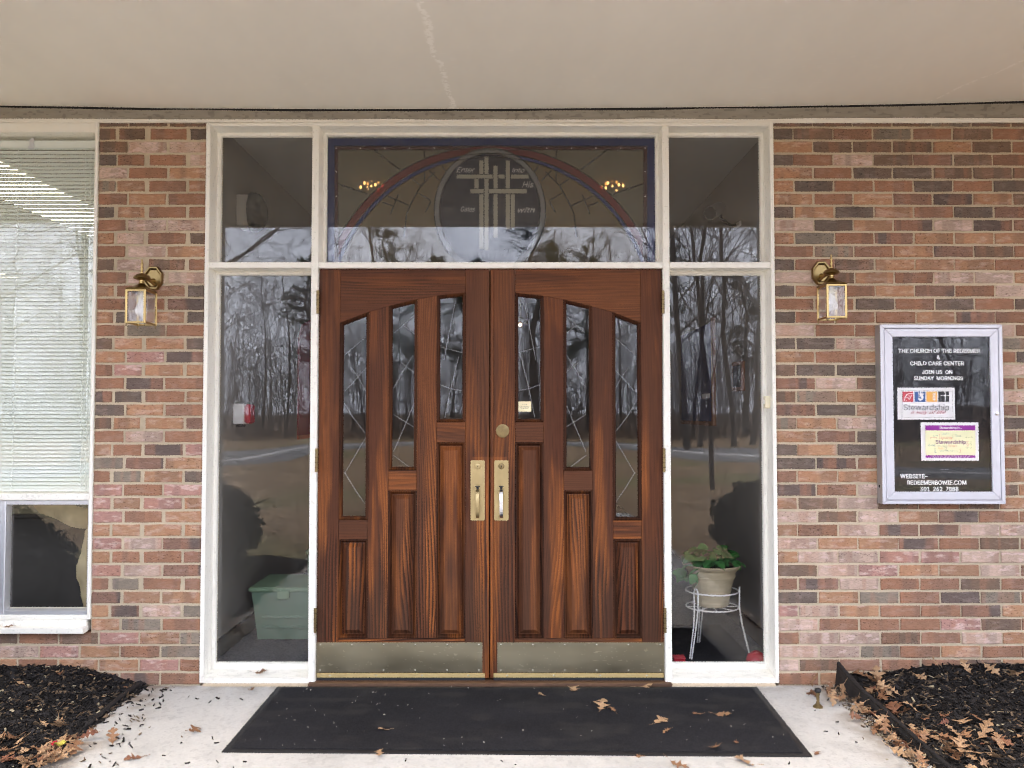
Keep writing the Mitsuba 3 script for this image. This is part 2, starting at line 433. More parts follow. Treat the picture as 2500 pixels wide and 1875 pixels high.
scene['m_carpet'] = principled(proc(lambda p, n, uv: mi.Color3f(0.06, 0.06, 0.067) * (0.5 + noise(p.x * 160, p.y * 160) + 0.3 * fbm(p.x * 5, p.y * 5))), 0.95, specular=0.1)
scene['m_skirting'] = principled((0.02, 0.02, 0.022), 0.5)
scene['m_room_dark'] = principled((0.02, 0.018, 0.016), 0.7)
scene['m_terracotta'] = principled(proc(lambda p, n, uv: mi.Color3f(0.40, 0.34, 0.225) * (0.8 + 0.35 * fbm(p.x * 14, p.y * 14, p.z * 40))), 0.6)
scene['m_white_metal'] = principled((0.70, 0.70, 0.70), 0.4, specular=0.5)
scene['m_pothos'] = principled(proc(lambda p, n, uv: mix(mi.Color3f(0.012, 0.075, 0.018), mi.Color3f(0.05, 0.18, 0.04), fbm(p.x * 25, p.y * 25, p.z * 25))), 0.5, specular=0.2)
scene['m_bin'] = principled((0.16, 0.25, 0.18), 0.4, specular=0.4)
scene['m_bin_lid'] = principled((0.20, 0.31, 0.20), 0.4, specular=0.4)
scene['m_red_cloth'] = principled((0.36, 0.035, 0.045), 0.8)
scene['m_red_plastic'] = principled((0.42, 0.02, 0.035), 0.25, specular=0.5)
scene['m_blue_panel'] = principled((0.025, 0.045, 0.13), 0.5)
scene['m_oak_frame'] = principled((0.22, 0.09, 0.035), 0.5)
scene['m_bag'] = principled(proc(lambda p, n, uv: mi.Color3f(0.34, 0.285, 0.17) * (0.6 + 0.8 * fbm(p.x * 12, p.y * 12, p.z * 12))), 0.6)
scene['m_lamp_glass'] = dict(type='blendbsdf', weight=0.10, a=dict(type='thindielectric', int_ior=1.5), b=dict(type='twosided', bsdf=dict(type='diffuse', reflectance=rgb(0.5, 0.52, 0.55))))
scene['m_brass_aged'] = principled((0.26, 0.185, 0.08), 0.24, metallic=1.0)
scene['m_bulb'] = principled((0.85, 0.85, 0.85), 0.25, spec_trans=0.0, specular=0.5)
scene['m_doorbell'] = principled((0.72, 0.66, 0.48), 0.4)

# ================================================================== THE SETTING OUTSIDE
struct('lawn', box(-180, 180, -220, 60, -0.6, -0.02), 'm_lawn', 'brown winter lawn in front of the building')
struct('walkway', box(-1.97, 1.66, -7.5, -0.0005, -0.25, 0.0, 0.006), 'm_concrete', 'pale concrete walk up to the entrance')


def ribbon(pts, w, z0, z1):
    p = np.asarray(pts, float)
    t = np.gradient(p, axis=0)
    t /= np.linalg.norm(t, axis=1, keepdims=True)
    n = np.stack([-t[:, 1], t[:, 0]], 1)
    return extrude_z(sg.Polygon(np.vstack([p + n * w / 2, (p - n * w / 2)[::-1]])).buffer(0), z0, z1)


def extrude_z(poly, z0, z1):
    ms = []
    for g in getattr(poly, 'geoms', [poly]):
        m = trimesh.creation.extrude_polygon(g, z1 - z0, engine='earcut')
        m.apply_translation((0, 0, z0))
        ms.append(m)
    return cat(ms)


_t = np.linspace(0, 1, 40)
loop = [(-40 + 0 * k, -14 - 0 * k) for k in ()]
drive = [(-16 + 8.0 * t, -9 - 14 * t) for t in np.linspace(0, 1, 10)[:-1]] + [(-1 - 8.2 * math.cos(a), -25 - 12 * math.sin(a)) for a in np.linspace(0.15, math.pi - 0.15, 24)] + [(7 + 9.0 * t, -23 + 14 * t) for t in np.linspace(0, 1, 10)[1:]]
struct('driveway', ribbon(drive, 4.4, -0.3, -0.012), 'm_road', 'grey loop driveway crossing the lawn')
struct('driveway_kerb', ribbon([(x * 0.9 + 0.0, y + 1.2) for x, y in drive], 0.35, -0.3, 0.09), 'm_kerb', 'pale kerb along the driveway')


# ---------------------------------------------------------------- trees (they stand behind the photographer and show in the glass)
def bare_tree(seed, h, r0, lean=0.06, first=0.3, n1=12, depth=3, spread=0.8):
    g = np.random.default_rng(seed)
    trunk, twigs = [], []
    up = np.array([0, 0, 1.0])

    def grow(p, d, length, r, level, out):
        n = 6 if level < 2 else 4 if level == 2 else 3
        pts, q, dd = [p], p, d
        for i in range(n):
            dd = dd + g.normal(0, (0.06, 0.17, 0.22, 0.28)[min(level, 3)], 3) + up * (0.05 if level else 0.12)
            dd /= np.linalg.norm(dd)
            q = q + dd * length / n
            pts.append(q)
        rad = np.linspace(r, r * (0.28 if level == 0 else 0.25), n + 1)
        out.append(tube(pts, rad, (7, 5, 4, 3)[min(level, 3)], False))
        if level >= depth:
            return
        k = n1 if level == 0 else (6, 6, 5)[min(level - 1, 2)]
        for s in np.linspace(first if level == 0 else 0.2, 1.0, k):
            s = min(1.0, s + g.uniform(-0.04, 0.04))
            f = s * n
            i = min(int(f), n - 1)
            base = np.array(pts[i]) * (1 - (f - i)) + np.array(pts[i + 1]) * (f - i)
            along = np.array(pts[i + 1]) - pts[i]
            along /= np.linalg.norm(along)
            side = np.cross(along, g.normal(size=3))
            side /= np.linalg.norm(side)
            nd = along * (1 - spread * g.uniform(0.45, 0.95)) + side * spread * g.uniform(0.6, 1.1)
            nd /= np.linalg.norm(nd)
            rr = r * (1 - 0.72 * s) * (0.5 if level == 0 else 0.55)
            grow(base, nd, length * (0.42 if level == 0 else 0.5) * g.uniform(0.7, 1.15) * (1.15 - 0.5 * s if level == 0 else 1), max(rr * 0.8, 0.011), level + 1, twigs)

    d0 = np.array([g.normal(0, lean), g.normal(0, lean), 1.0])
    grow(np.zeros(3), d0 / np.linalg.norm(d0), h, r0, 0, trunk)
    return cat(trunk), cat(twigs)


def pine_tree(seed, h):
    g = np.random.default_rng(seed)
    pts = [np.array([g.normal(0, 0.05) * i, g.normal(0, 0.05) * i, h * i / 7]) for i in range(8)]
    trunk = tube(pts, np.linspace(0.022 * h, 0.01, 8), 6, False)
    br, v, f = [], [], []
    for k in range(44):
        s = g.uniform(0.36, 0.99)
        z = s * h
        L = h * 0.24 * (1.12 - s) ** 0.7 * g.uniform(0.6, 1.15)
        a = g.uniform(0, 2 * np.pi)
        d = np.array([math.cos(a), math.sin(a), g.uniform(-0.05, 0.35)])
        c0 = pts[min(int(s * 7), 6)] * [1, 1, 0] + [0, 0, z]
        b = [c0, c0 + d * L * 0.5, c0 + d * L + [0, 0, 0.1 * L]]
        br.append(tube(b, [0.03, 0.02, 0.008], 4, False))
        for t in g.uniform(0.3, 1.05, 75):
            c = c0 + d * L * t + g.normal(0, 0.13 * L ** 0.6, 3)
            u = g.normal(size=3); u /= np.linalg.norm(u)
            w = np.cross(u, g.normal(size=3)); w /= np.linalg.norm(w)
            su, sw = g.uniform(0.08, 0.18), g.uniform(0.012, 0.035)
            n = len(v)
            v += [c - u * su, c + w * sw, c + u * su, c - w * sw]
            f += [(n, n + 1, n + 2), (n, n + 2, n + 3)]
    return trunk, cat(br), trimesh.Trimesh(np.array(v), np.array(f), process=False)


kinds = []
for i, (s, h, r0, fi, n1, sp) in enumerate([(11, 17, 0.15, 0.25, 18, 0.75), (23, 14, 0.11, 0.18, 18, 0.8), (35, 19, 0.14, 0.35, 17, 0.7), (47, 11, 0.08, 0.15, 18, 0.75)]):
    trunk, crown = bare_tree(s, h, r0, first=fi, n1=n1, spread=sp)
    kinds.append(('bare_tree', mikit.ply(trunk, 'm_bark', 50), mikit.ply(crown, 'm_twig', False)))
for s, h in ((5, 13), (6, 10)):
    t_, b_, n_ = pine_tree(s, h)
    kinds.append(('pine_tree', mikit.ply(t_, 'm_bark', 50), mikit.ply(n_, 'm_needles', False), mikit.ply(b_, 'm_bark', False)))


def plant_tree(kind, x, y, rot, s=1.0):
    name, trunk, crown, *more = kinds[kind]
    k = thing(name, (f'{("tall straight", "many-branched", "high-crowned", "short slender")[kind]} bare winter tree {"by the driveway" if y > -35 else "in the woods beyond the lawn"}' if name == 'bare_tree' else f'{"broad" if kind == 4 else "narrow"} evergreen pine in the {"near" if y > -47 else "far"} edge of the woods'), 'tree',
              'bare trees beyond the lawn' if name == 'bare_tree' else 'pines beyond the lawn')
    M = T().translate((x, y, -0.05)).rotate((0, 0, 1), rot).scale(s)
    for part, d in zip(('trunk', 'crown', 'limbs'), (trunk, crown, *more)):
        scene[key_for(part, k)] = {**d, 'to_world': M}


g_ = np.random.default_rng(99)
for i in range(30):
    x = -48 + 96 * (i + g_.uniform(-0.3, 0.3)) / 29
    y = -(44 + 22 * g_.random())
    plant_tree(int(g_.integers(0, 4)), x, y, g_.uniform(0, 360), g_.uniform(0.8, 1.15))
for x, y, k, s in [(-7, -44, 4, 1.0), (1.2, -42, 4, 1.05), (3.0, -46, 5, 1.2), (-12, -46, 5, 1.1), (9.5, -48, 4, 1.0), (-3, -52, 5, 1.2), (15, -50, 5, 1.1), (-4.5, -40, 5, 1.0), (5.5, -52, 4, 1.0), (-18, -44, 4, .9)]:
    plant_tree(k, x, y, 57 * k + 31 * x, s)
for x, y, k, s in [(7.33, -31, 0, 1.0), (8.4, -33.5, 2, 0.9), (9.3, -31, 1, 1.1), (10.2, -31.5, 0, 0.95), (-8.8, -19, 0, 1.0), (-11.0, -17, 2, 0.85), (-13.2, -16, 1, 1.0), (-15.2, -18, 0, 0.9), (-17.5, -16, 3, 1.2), (-11.9, -23, 1, 1.0), (3.7, -11, 3, 0.62), (-20, -21, 2, 1.0)]:
    plant_tree(k, x, y, 71 * x, s)

saplings = []
for i in range(2000):
    tall = i % 2 == 0
    x, y = g_.uniform(-62, 62), -g_.uniform(41, 78)
    h = 5 + 8.5 * g_.random() ** 1.3 if tall else g_.uniform(1.2, 5.5)
    lx, ly = g_.normal(0, 0.4, 2)
    saplings.append(tube([(x, y, -0.1), (x + lx * .8, y - ly * .3, h * .33), (x + lx * .2, y + ly * .6, h * .66), (x + lx, y + ly, h)], [0.034, 0.026, 0.016, 0.006] if tall else [0.025, 0.018, 0.012, 0.006], 3, False))
    for _ in range(13 if tall else 7):
        s = g_.uniform(0.1 if not tall else 0.25, 1)
        c = np.array([x + lx * s, y + ly * s, h * s])
        d = np.array([g_.normal(0, 0.8), g_.normal(0, 0.8), g_.uniform(0.2, 1.2)])
        saplings.append(tube([c, c + d * .8, c + d * 1.7 + [0, 0, .3]], [0.018, 0.014, 0.007], 3, False))
tag(add('undergrowth', cat(saplings), 'm_twig'), 'far brown undergrowth of thin saplings under the trees', 'undergrowth', kind='stuff')
bank, _ = grid(60, 6, lambda u, v: np.stack([-110 + 220 * u, -62 - 60 * v, -0.3 + 0.9 * v ** 0.7 + 0.3 * meshkit.noise(np.stack([u * 30, v * 4, 0 * u], 1)) * (v > 0)], 1))
struct('wooded_bank', bank, 'm_litter', 'dark leaf litter bank under the far woods', smooth=True)


def shrub(cx, cy, rx, ry, h, n, label, seed):
    g = np.random.default_rng(seed)
    k = thing('clipped_shrub', label, 'shrub')
    d = g.normal(size=(n, 3)); d /= np.linalg.norm(d, axis=1, keepdims=True)
    rad = g.uniform(0.78, 1.03, n)[:, None] + 0.30 * (meshkit.fbm(d * 4 + seed, 3)[:, None] - 0.5)
    c = d * rad * [rx, ry, h * 0.52] + [cx, cy, h * 0.5]
    c = c[c[:, 2] > 0.02]
    u = g.normal(size=(len(c), 3)); u /= np.linalg.norm(u, axis=1, keepdims=True)
    w = np.cross(u, g.normal(size=(len(c), 3))); w /= np.linalg.norm(w, axis=1, keepdims=True)
    v = np.stack([c - u * 0.03, c + w * 0.014, c + u * 0.03, c - w * 0.014], 1).reshape(-1, 3)
    a = np.arange(len(c)) * 4
    add('foliage', trimesh.Trimesh(v, np.vstack([np.stack([a, a + 1, a + 2], 1), np.stack([a, a + 2, a + 3], 1)]), process=False), 'm_shrub', k)
    stems = [tube([(cx, cy, -0.02), (cx + g.normal(0, rx * .3), cy + g.normal(0, ry * .3), h * .45), (cx + g.normal(0, rx * .5), cy + g.normal(0, ry * .5), h * .8)], [0.02, 0.014, 0.005], 5, False) for _ in range(9)]
    add('stems', cat(stems), 'm_bark', k)


shrub(-2.85, -2.9, 0.62, 0.55, 0.78, 9000, 'dark clipped evergreen shrub in the bed left of the walk', 3)
shrub(-3.35, -0.85, 0.55, 0.5, 0.80, 9000, 'dark evergreen shrub in the left bed before the blind window', 6)
shrub(2.55, -2.8, 0.80, 0.62, 0.86, 11000, 'dark clipped evergreen shrub in the bed right of the walk', 4)

# ================================================================== THE BUILDING
# ---------------------------------------------------------------- canopy
SX = np.array([-9.0, -2.68, 0, 2.68, 9.0])


def zs(x):                # underside of the canopy at the wall: the slab sags a little in the middle
    return np.interp(x, np.linspace(-9, 9, 61), np.interp(np.linspace(-9, 9, 61), SX, [2.995, 2.992, 2.975, 3.018, 3.02]) * 0 + 2.976 + 0.0046 * np.linspace(-9, 9, 61).clip(-3, 3) + 0.0040 * np.linspace(-9, 9, 61).clip(-3, 3) ** 2)


canopy = thing('entrance_canopy', 'broad beige plaster canopy slab over the church entrance', 'canopy')
sof, _ = grid(90, 12, lambda u, v: np.stack([-9 + 18 * u, 0.02 - 2.5 * v, zs(-9 + 18 * u) + 0.004 * (meshkit.noise(np.stack([u * 40, v * 3, 0 * u], 1)) - .5)], 1))
sof.invert()
add('soffit', sof, 'm_soffit', canopy, smooth=True)
add('fascia', box(-9, 9, -2.56, -2.48, 2.97, 3.42, 0.004), 'm_paint', canopy)
struct('roof', box(-9, 9, -2.479, 9, 3.06, 3.4), 'm_band', 'flat roof slab of the church')
bx = np.linspace(-9, 9, 120)


def strip(zl, zh, y0, y1, mat, name, parent, wob=0.0, seed=0):
    """A long moulding along the wall head with a slightly uneven lower and upper edge."""
    lo = zl(bx) + wob * (meshkit.fbm(np.stack([bx * 3.0, 0 * bx + seed, 0 * bx], 1)) - .5)
    hi = zh(bx) + wob * (meshkit.fbm(np.stack([bx * 3.7, 0 * bx + seed + 9, 0 * bx], 1)) - .5)
    n = len(bx)
    v = np.vstack([np.stack([bx, 0 * bx + y, z], 1) for y, z in ((y0, lo), (y0, hi), (y1, hi), (y1, lo))])
    f = []
    for a, b in ((0, 1), (1, 2), (2, 3), (3, 0)):
        for i in range(n - 1):
            f += [(a * n + i, a * n + i + 1, b * n + i + 1), (a * n + i, b * n + i + 1, b * n + i)]
    return add(name, trimesh.Trimesh(v, np.array(f), process=False), mat, parent)


head = thing('wall_head_trim', 'long weathered grey trim band along the wall just below the canopy', 'trim')
strip(lambda x: zs(x) - 0.030, lambda x: zs(x) + 0.03, -0.010, 0.10, 'm_black', 'sealant_gap', head, 0.004, 1)
strip(lambda x: zs(x) * 0.25 + 2.9225 * 0.75 - 0.013, lambda x: zs(x) - 0.013, -0.018, 0.09, 'm_band', 'render_band', head, 0.010, 2)
strip(lambda x: 0 * x + 2.906, lambda x: zs(x) * 0.25 + 2.9225 * 0.75 - 0.009, -0.006, 0.085, 'm_paint', 'caulk_strip', head, 0.006, 3)

# ---------------------------------------------------------------- brick walls
ROW0, PITCHZ = W(1900, 326.8)[1] + 0.0687, 0.0687
FL, FR = -1.596, 1.364             # outer edges of the white entrance frame
RIGHT = ['BBBBGBB', 'DBRGRBR', 'OBBBOBR', 'DRPBKBR', 'ORDDBBB', 'ODRRDRD', 'OROKKOB', 'DODORDK', 'PDOKPKR', 'OGRKOOO', 'RGROKBR', 'DRBOOOR', 'PBORPPO', 'DOROKRP', 'RRDRDRD', 'DRRROKR', 'PRRBOPR', 'DDPROBG',
         'OROKRRD', 'BDDRRKP', 'KPBORRO', 'BGOPRKP', 'KDOROKR', 'GOPKRBD', 'OKDROKR', 'DODROBO', 'DKRPORB', 'ROOKRDO', 'KRPROBO', 'OBPBRBO', 'PBPOKRR', 'ORPKKPP', 'POOKRBR', 'OPPQQPP', 'BPQOOPR', 'RKPRRBR', 'DOGRKGR',
         'QPORRKO', 'PRRRQBR', 'RPPBRPO', 'PPGROR' + 'R', 'PBRRRBO', 'ROOOPRR']
LEFT = ['BBB', 'BBRD', 'BPP', 'DRRP', 'PRO', 'GORO', 'ROR', 'DORR', 'RPP', 'OPRB', 'RPO', 'BPBR', 'RPP', 'OROD', 'RRK', 'ODOD', 'RGR', 'BOOD', 'OQK', 'RQOO', 'RKR', 'KDRO', 'DOR', 'BOOK', 'RPR', 'ORKQ', 'GKO', 'RGOD', 'QRQ',
        'QOQO', 'QRO', 'OOOO', 'QPK', 'ORRK', 'QPK', 'RGRR', 'KOO', 'OKPG', 'OGR']
LOW = [['G', 'O', 'Q', 'B', 'R', 'B', 'O', 'R'], ['G', 'R', 'O', 'Q', 'P', 'R', 'O', 'B'], ['R', 'Q', 'O', 'O', 'R', 'O', 'R', 'K'], ['R', 'K', 'B', 'O', 'R', 'O', 'K', 'R']]


def brick(x0, x1, z0, z1, g, y=0.0, back=0.055):
    """One brick: ten-cornered face with chipped, slightly uneven arrises, proud of the joint."""
    w = x1 - x0
    t = [0.0, 0.22, 0.5, 0.78, 1.0]
    o = np.array([[x0 + w * a, z0] for a in t] + [[x0 + w * a, z1] for a in t[::-1]])
    o = o + g.normal(0, 0.0011, o.shape)
    c = np.array([(x0 + x1) / 2, (z0 + z1) / 2])
    yy = y + float(np.clip(g.normal(0, 0.0012), -0.002, 0.0018))
    face = c + (o - c) * [1 - 0.006 / w, 1 - 0.006 / (z1 - z0)]
    return loft([at_y(o, y + back), at_y(o, yy + 0.003), at_y(face, yy)])


def lay(parent, x0, x1, row, code, g, name='brick'):
    z1 = ROW0 - row * PITCHZ + 0.028
    z0 = max(z1 - 0.056, 0.002)
    z1 = min(z1, 2.9045)
    if z1 - z0 < 0.012 or x1 - x0 < 0.012:
        return None
    m = brick(x0, x1, z0, z1, g)
    uv = np.tile([CODES.index(code) + 0.5, g.random()], (len(m.vertices), 1))
    if name:
        return add(name, m, 'm_brick', parent, uv=uv)
    return m, uv


g_ = np.random.default_rng(21)
wr = thing('brick_wall', 'red brick wall with pale mortar right of the entrance behind the notice board', 'wall')
add('mortar', box(FR + 0.001, 8.9, 0.0055, 0.26, -0.2, 2.905), 'm_mortar', wr)
extra = []
for r, codes in enumerate(RIGHT):
    xs = [FR + 0.004 + (0.208 * k if r % 2 == 0 else 0.107 + 0.208 * (k - 1)) for k in range(40)]
    for k in range(36):
        a = FR + 0.003 if k == 0 else xs[k]
        b = (FR + 0.004 + 0.199 if k == 0 and r % 2 == 0 else FR + 0.004 + 0.098 if k == 0 else a + 0.1985)
        a, b = a + g_.normal(0, 0.0015) * (k > 0), b + g_.normal(0, 0.0015)
        if k < len(codes) and a < 2.72:
            lay(wr, a, b, r, codes[k], g_)
        elif a < 8.6:
            e = lay(wr, a, b, r, CODES[int(g_.integers(0, 8))], g_, None)
            if e: extra.append(e)


def stuff_bricks(parent, es):
    k = add('brick', cat([e[0] for e in es]), 'm_brick', parent, uv=np.vstack([e[1] for e in es]))
    labels[k] = {'label': 'further bricks of the wall', 'kind': 'stuff'}


stuff_bricks(wr, extra)

WR = -2.159                         # right edge of the left window's frame
WL = -4.6                           # its left edge, outside the picture
wl = thing('brick_wall', 'narrow red brick pier between the blind window and the entrance, running on below the window', 'wall')
add('mortar', cat([box(WR + 0.001, FL - 0.001, 0.0055, 0.26, -0.2, 2.905), box(-8.9, WR, 0.0055, 0.26, -0.2, 0.262), box(-8.9, WL - 0.001, 0.0055, 0.26, 0.2625, 2.905)]), 'm_mortar', wl)
EA, EB = [(-2.1555, -2.072), (-2.055, -1.918), (-1.894, -1.702), (-1.684, FL - 0.003)], [(-2.1555, -2.011), (-1.997, -1.805), (-1.790, FL - 0.003)]
for r, codes in enumerate(LEFT):
    for (a, b), c in zip(EA if r % 2 else EB, codes):
        lay(wl, a + g_.normal(0, 0.0025) * (a > -2.15), b + g_.normal(0, 0.0025) * (b < FL - 0.01), r, c, g_)
extra = []
for r in range(39, 43):
    x, k = FL - 0.003, 0
    while x > -8.8:
        L = 0.098 if (k == 0 and r % 2) else 0.196
        a = x - L
        c = LOW[r - 39][k] if k < 8 else CODES[int(g_.integers(0, 8))]
        if x > -2.85:
            lay(wl, a, x, r, c, g_)
        else:
            e = lay(wl, a, x, r, c, g_, None)
            if e: extra.append(e)
        x, k = a - 0.011, k + 1
for r in range(0, 39):
    x, k = WL - 0.004, 0
    while x > -8.8:
        L = 0.098 if (k == 0 and r % 2) else 0.196
        e = lay(wl, x - L, x, r, CODES[int(g_.integers(0, 8))], g_, None)
        if e: extra.append(e)
        x, k = x - L - 0.011, k + 1
stuff_bricks(wl, extra)

# ---------------------------------------------------------------- entrance frame: jambs, mullions, head, transom bar, sills, beads and panes
YF, YS, YG = -0.008, 0.102, 0.118      # front of the frame, front of the glazing beads, glass
ML0, ML1, MR0, MR1 = -1.042, -1.006, 0.783, 0.818
ZT0, ZT1 = 2.888, 2.9055               # head
ZB0, ZB1 = 2.142, 2.173                # transom bar
ZSILL = 0.036
fr = thing('glazed_entrance', 'white painted timber surround with sidelights and transom round the double doors', 'entrance')
add('jamb', box(FL, -1.574, YF, 0.16, 0.012, ZT1, 0.003), 'm_paint', fr)
add('jamb', box(1.344, FR, YF, 0.16, 0.012, ZT1, 0.003), 'm_paint', fr)
add('mullion', box(ML0, ML1, YF, 0.16, 0.012, ZT0 - 0.0005, 0.003), 'm_paint', fr)
add('mullion', box(MR0, MR1, YF, 0.16, 0.012, ZT0 - 0.0005, 0.003), 'm_paint', fr)
add('head', box(-1.5735, 1.3435, YF + 0.002, 0.16, ZT0, ZT1, 0.003), 'm_paint', fr)
add('transom_bar', box(-1.5735, ML0 - 0.0005, YF + 0.002, 0.16, ZB0, ZB1, 0.003), 'm_paint', fr)
add('transom_bar', box(ML1 + 0.0005, MR0 - 0.0005, YF + 0.002, 0.16, ZB0, ZB1, 0.003), 'm_paint', fr)
add('transom_bar', box(MR1 + 0.0005, 1.3435, YF + 0.002, 0.16, ZB0, ZB1, 0.003), 'm_paint', fr)


def sill_mesh(x0, x1):
    pr = sg.Polygon([(YF + 0.001, 0.012), (0.158, 0.012), (0.158, 0.055), (YS, 0.052), (0.03, 0.042), (YF + 0.001, ZSILL)])
    m = trimesh.creation.extrude_polygon(pr, x1 - x0, engine='earcut')
    v = m.vertices
    m.vertices = np.stack([v[:, 2] + x0, v[:, 0], v[:, 1]], 1)
    return m


add('sill', sill_mesh(-1.5735, ML0 - 0.0005), 'm_paint', fr)
add('sill', sill_mesh(MR1 + 0.0005, 1.3435), 'm_paint', fr)
OPEN = [(-1.574, ML0, ZB1, ZT0), (ML1, MR0, ZB1, ZT0), (MR1, 1.344, ZB1, ZT0), (-1.574, ML0, 0.052, ZB0), (MR1, 1.344, 0.052, ZB0)]


def bead_ring(x0, x1, z0, z1, w, wb):
    """A glazing bead all round an opening with a slope towards the glass."""
    o = np.array([(x0, z0), (x1, z0), (x1, z1), (x0, z1)])
    i1 = np.array([(x0 + w * .8, z0 + wb * .8), (x1 - w * .8, z0 + wb * .8), (x1 - w * .8, z1 - w * .8), (x0 + w * .8, z1 - w * .8)])
    i2 = np.array([(x0 + w, z0 + wb), (x1 - w, z0 + wb), (x1 - w, z1 - w), (x0 + w, z1 - w)])
    return loft([at_y(o, YS), at_y(i1, YS), at_y(i2, YS + 0.008), at_y(i2, YG + 0.012)], False)


def pane_mesh(x0, x1, z0, z1, y, seed, amp=0.0004, scale=2.2, nx=14, nz=20):
    m, _ = grid(nx, nz, lambda u, v: np.stack([x0 + (x1 - x0) * u, y + amp * 2 * (meshkit.noise(np.stack([(x0 + (x1 - x0) * u) * scale + seed, (z0 + (z1 - z0) * v) * scale * 1.3, 0 * u + seed], 1)) - .5), z0 + (z1 - z0) * v], 1))
    return m


PANE_LABELS = ['upper left pane with winter trees reflected in its lower half', 'wide centre transom pane in front of the stained glass', 'upper right pane with winter trees reflected in its lower half', 'tall left sidelight pane', 'tall right sidelight pane']
for i, (x0, x1, z0, z1) in enumerate(OPEN):
    w = 0.019 if i != 1 else 0.016
    add('glazing_bead', bead_ring(x0 + 0.0005, x1 - 0.0005, z0 + 0.0005, z1 - 0.0005, w, 0.018 if i < 3 else 0.03), 'm_paint', fr)
    add('pane', pane_mesh(x0 + w - 0.004, x1 - w + 0.004, z0 + 0.012, z1 - w + 0.004, YG + (0.0 if i != 1 else -0.004), 3.0 + 7 * i, 0.00045 if i > 2 else 0.00025), 'm_glass', fr, smooth=True, label=PANE_LABELS[i])
bell = thing('doorbell', 'small cream doorbell push on the right jamb of the white frame', 'doorbell')
bx0, bz0 = W(1873, 981, 0.05)
add('housing', box(1.318, 1.3437, 0.028, 0.066, bz0 - 0.034, bz0 + 0.030, 0.004), 'm_doorbell', bell)
add('button', box(1.314, 1.3178, 0.040, 0.054, bz0 - 0.010, bz0 + 0.010, 0.0015), 'm_white_letter', bell)

th = thing('door_threshold', 'worn dark timber threshold along the foot of the double doors', 'threshold')
add('board', box(ML1 - 0.03, MR0 + 0.03, -0.035, 0.12, 0.0005, 0.019, 0.004), 'm_wood_dark', th)
add('ledge', box(FL + 0.02, FR - 0.02, -0.022, 0.16, -0.05, 0.0115, 0.004), 'm_mortar', th)

# ---------------------------------------------------------------- the two door leaves
YD = 0.016


def D(px, py):
    return np.array(W(px, py, YD))


def board_uv(m, along, seed):
    v = m.vertices
    a, l = (v[:, 0], v[:, 2]) if along == 'z' else (v[:, 2], v[:, 0])
    return np.stack([a + seed * 1.37, l + seed * 2.71 + v[:, 1] * 0.3], 1)


SEED = [0]


def wood(name, m, parent, along='z', mat='m_wood', **kw):
    SEED[0] += 1
    return add(name, m, mat, parent, uv=board_uv(m, along, SEED[0]), **kw)


def quad_of(px0, px1, top0, top1, bot):
    """A window opening of the door from photo measurements: foot, straight sides, slanted head (anticlockwise)."""
    xa, xb = D(px0, 1000)[0], D(px1, 1000)[0]
    return np.array([(xa, D(px0, bot)[1]), (xb, D(px0, bot)[1]), (xb, D(px1, top1)[1]), (xa, D(px0, top0)[1])])


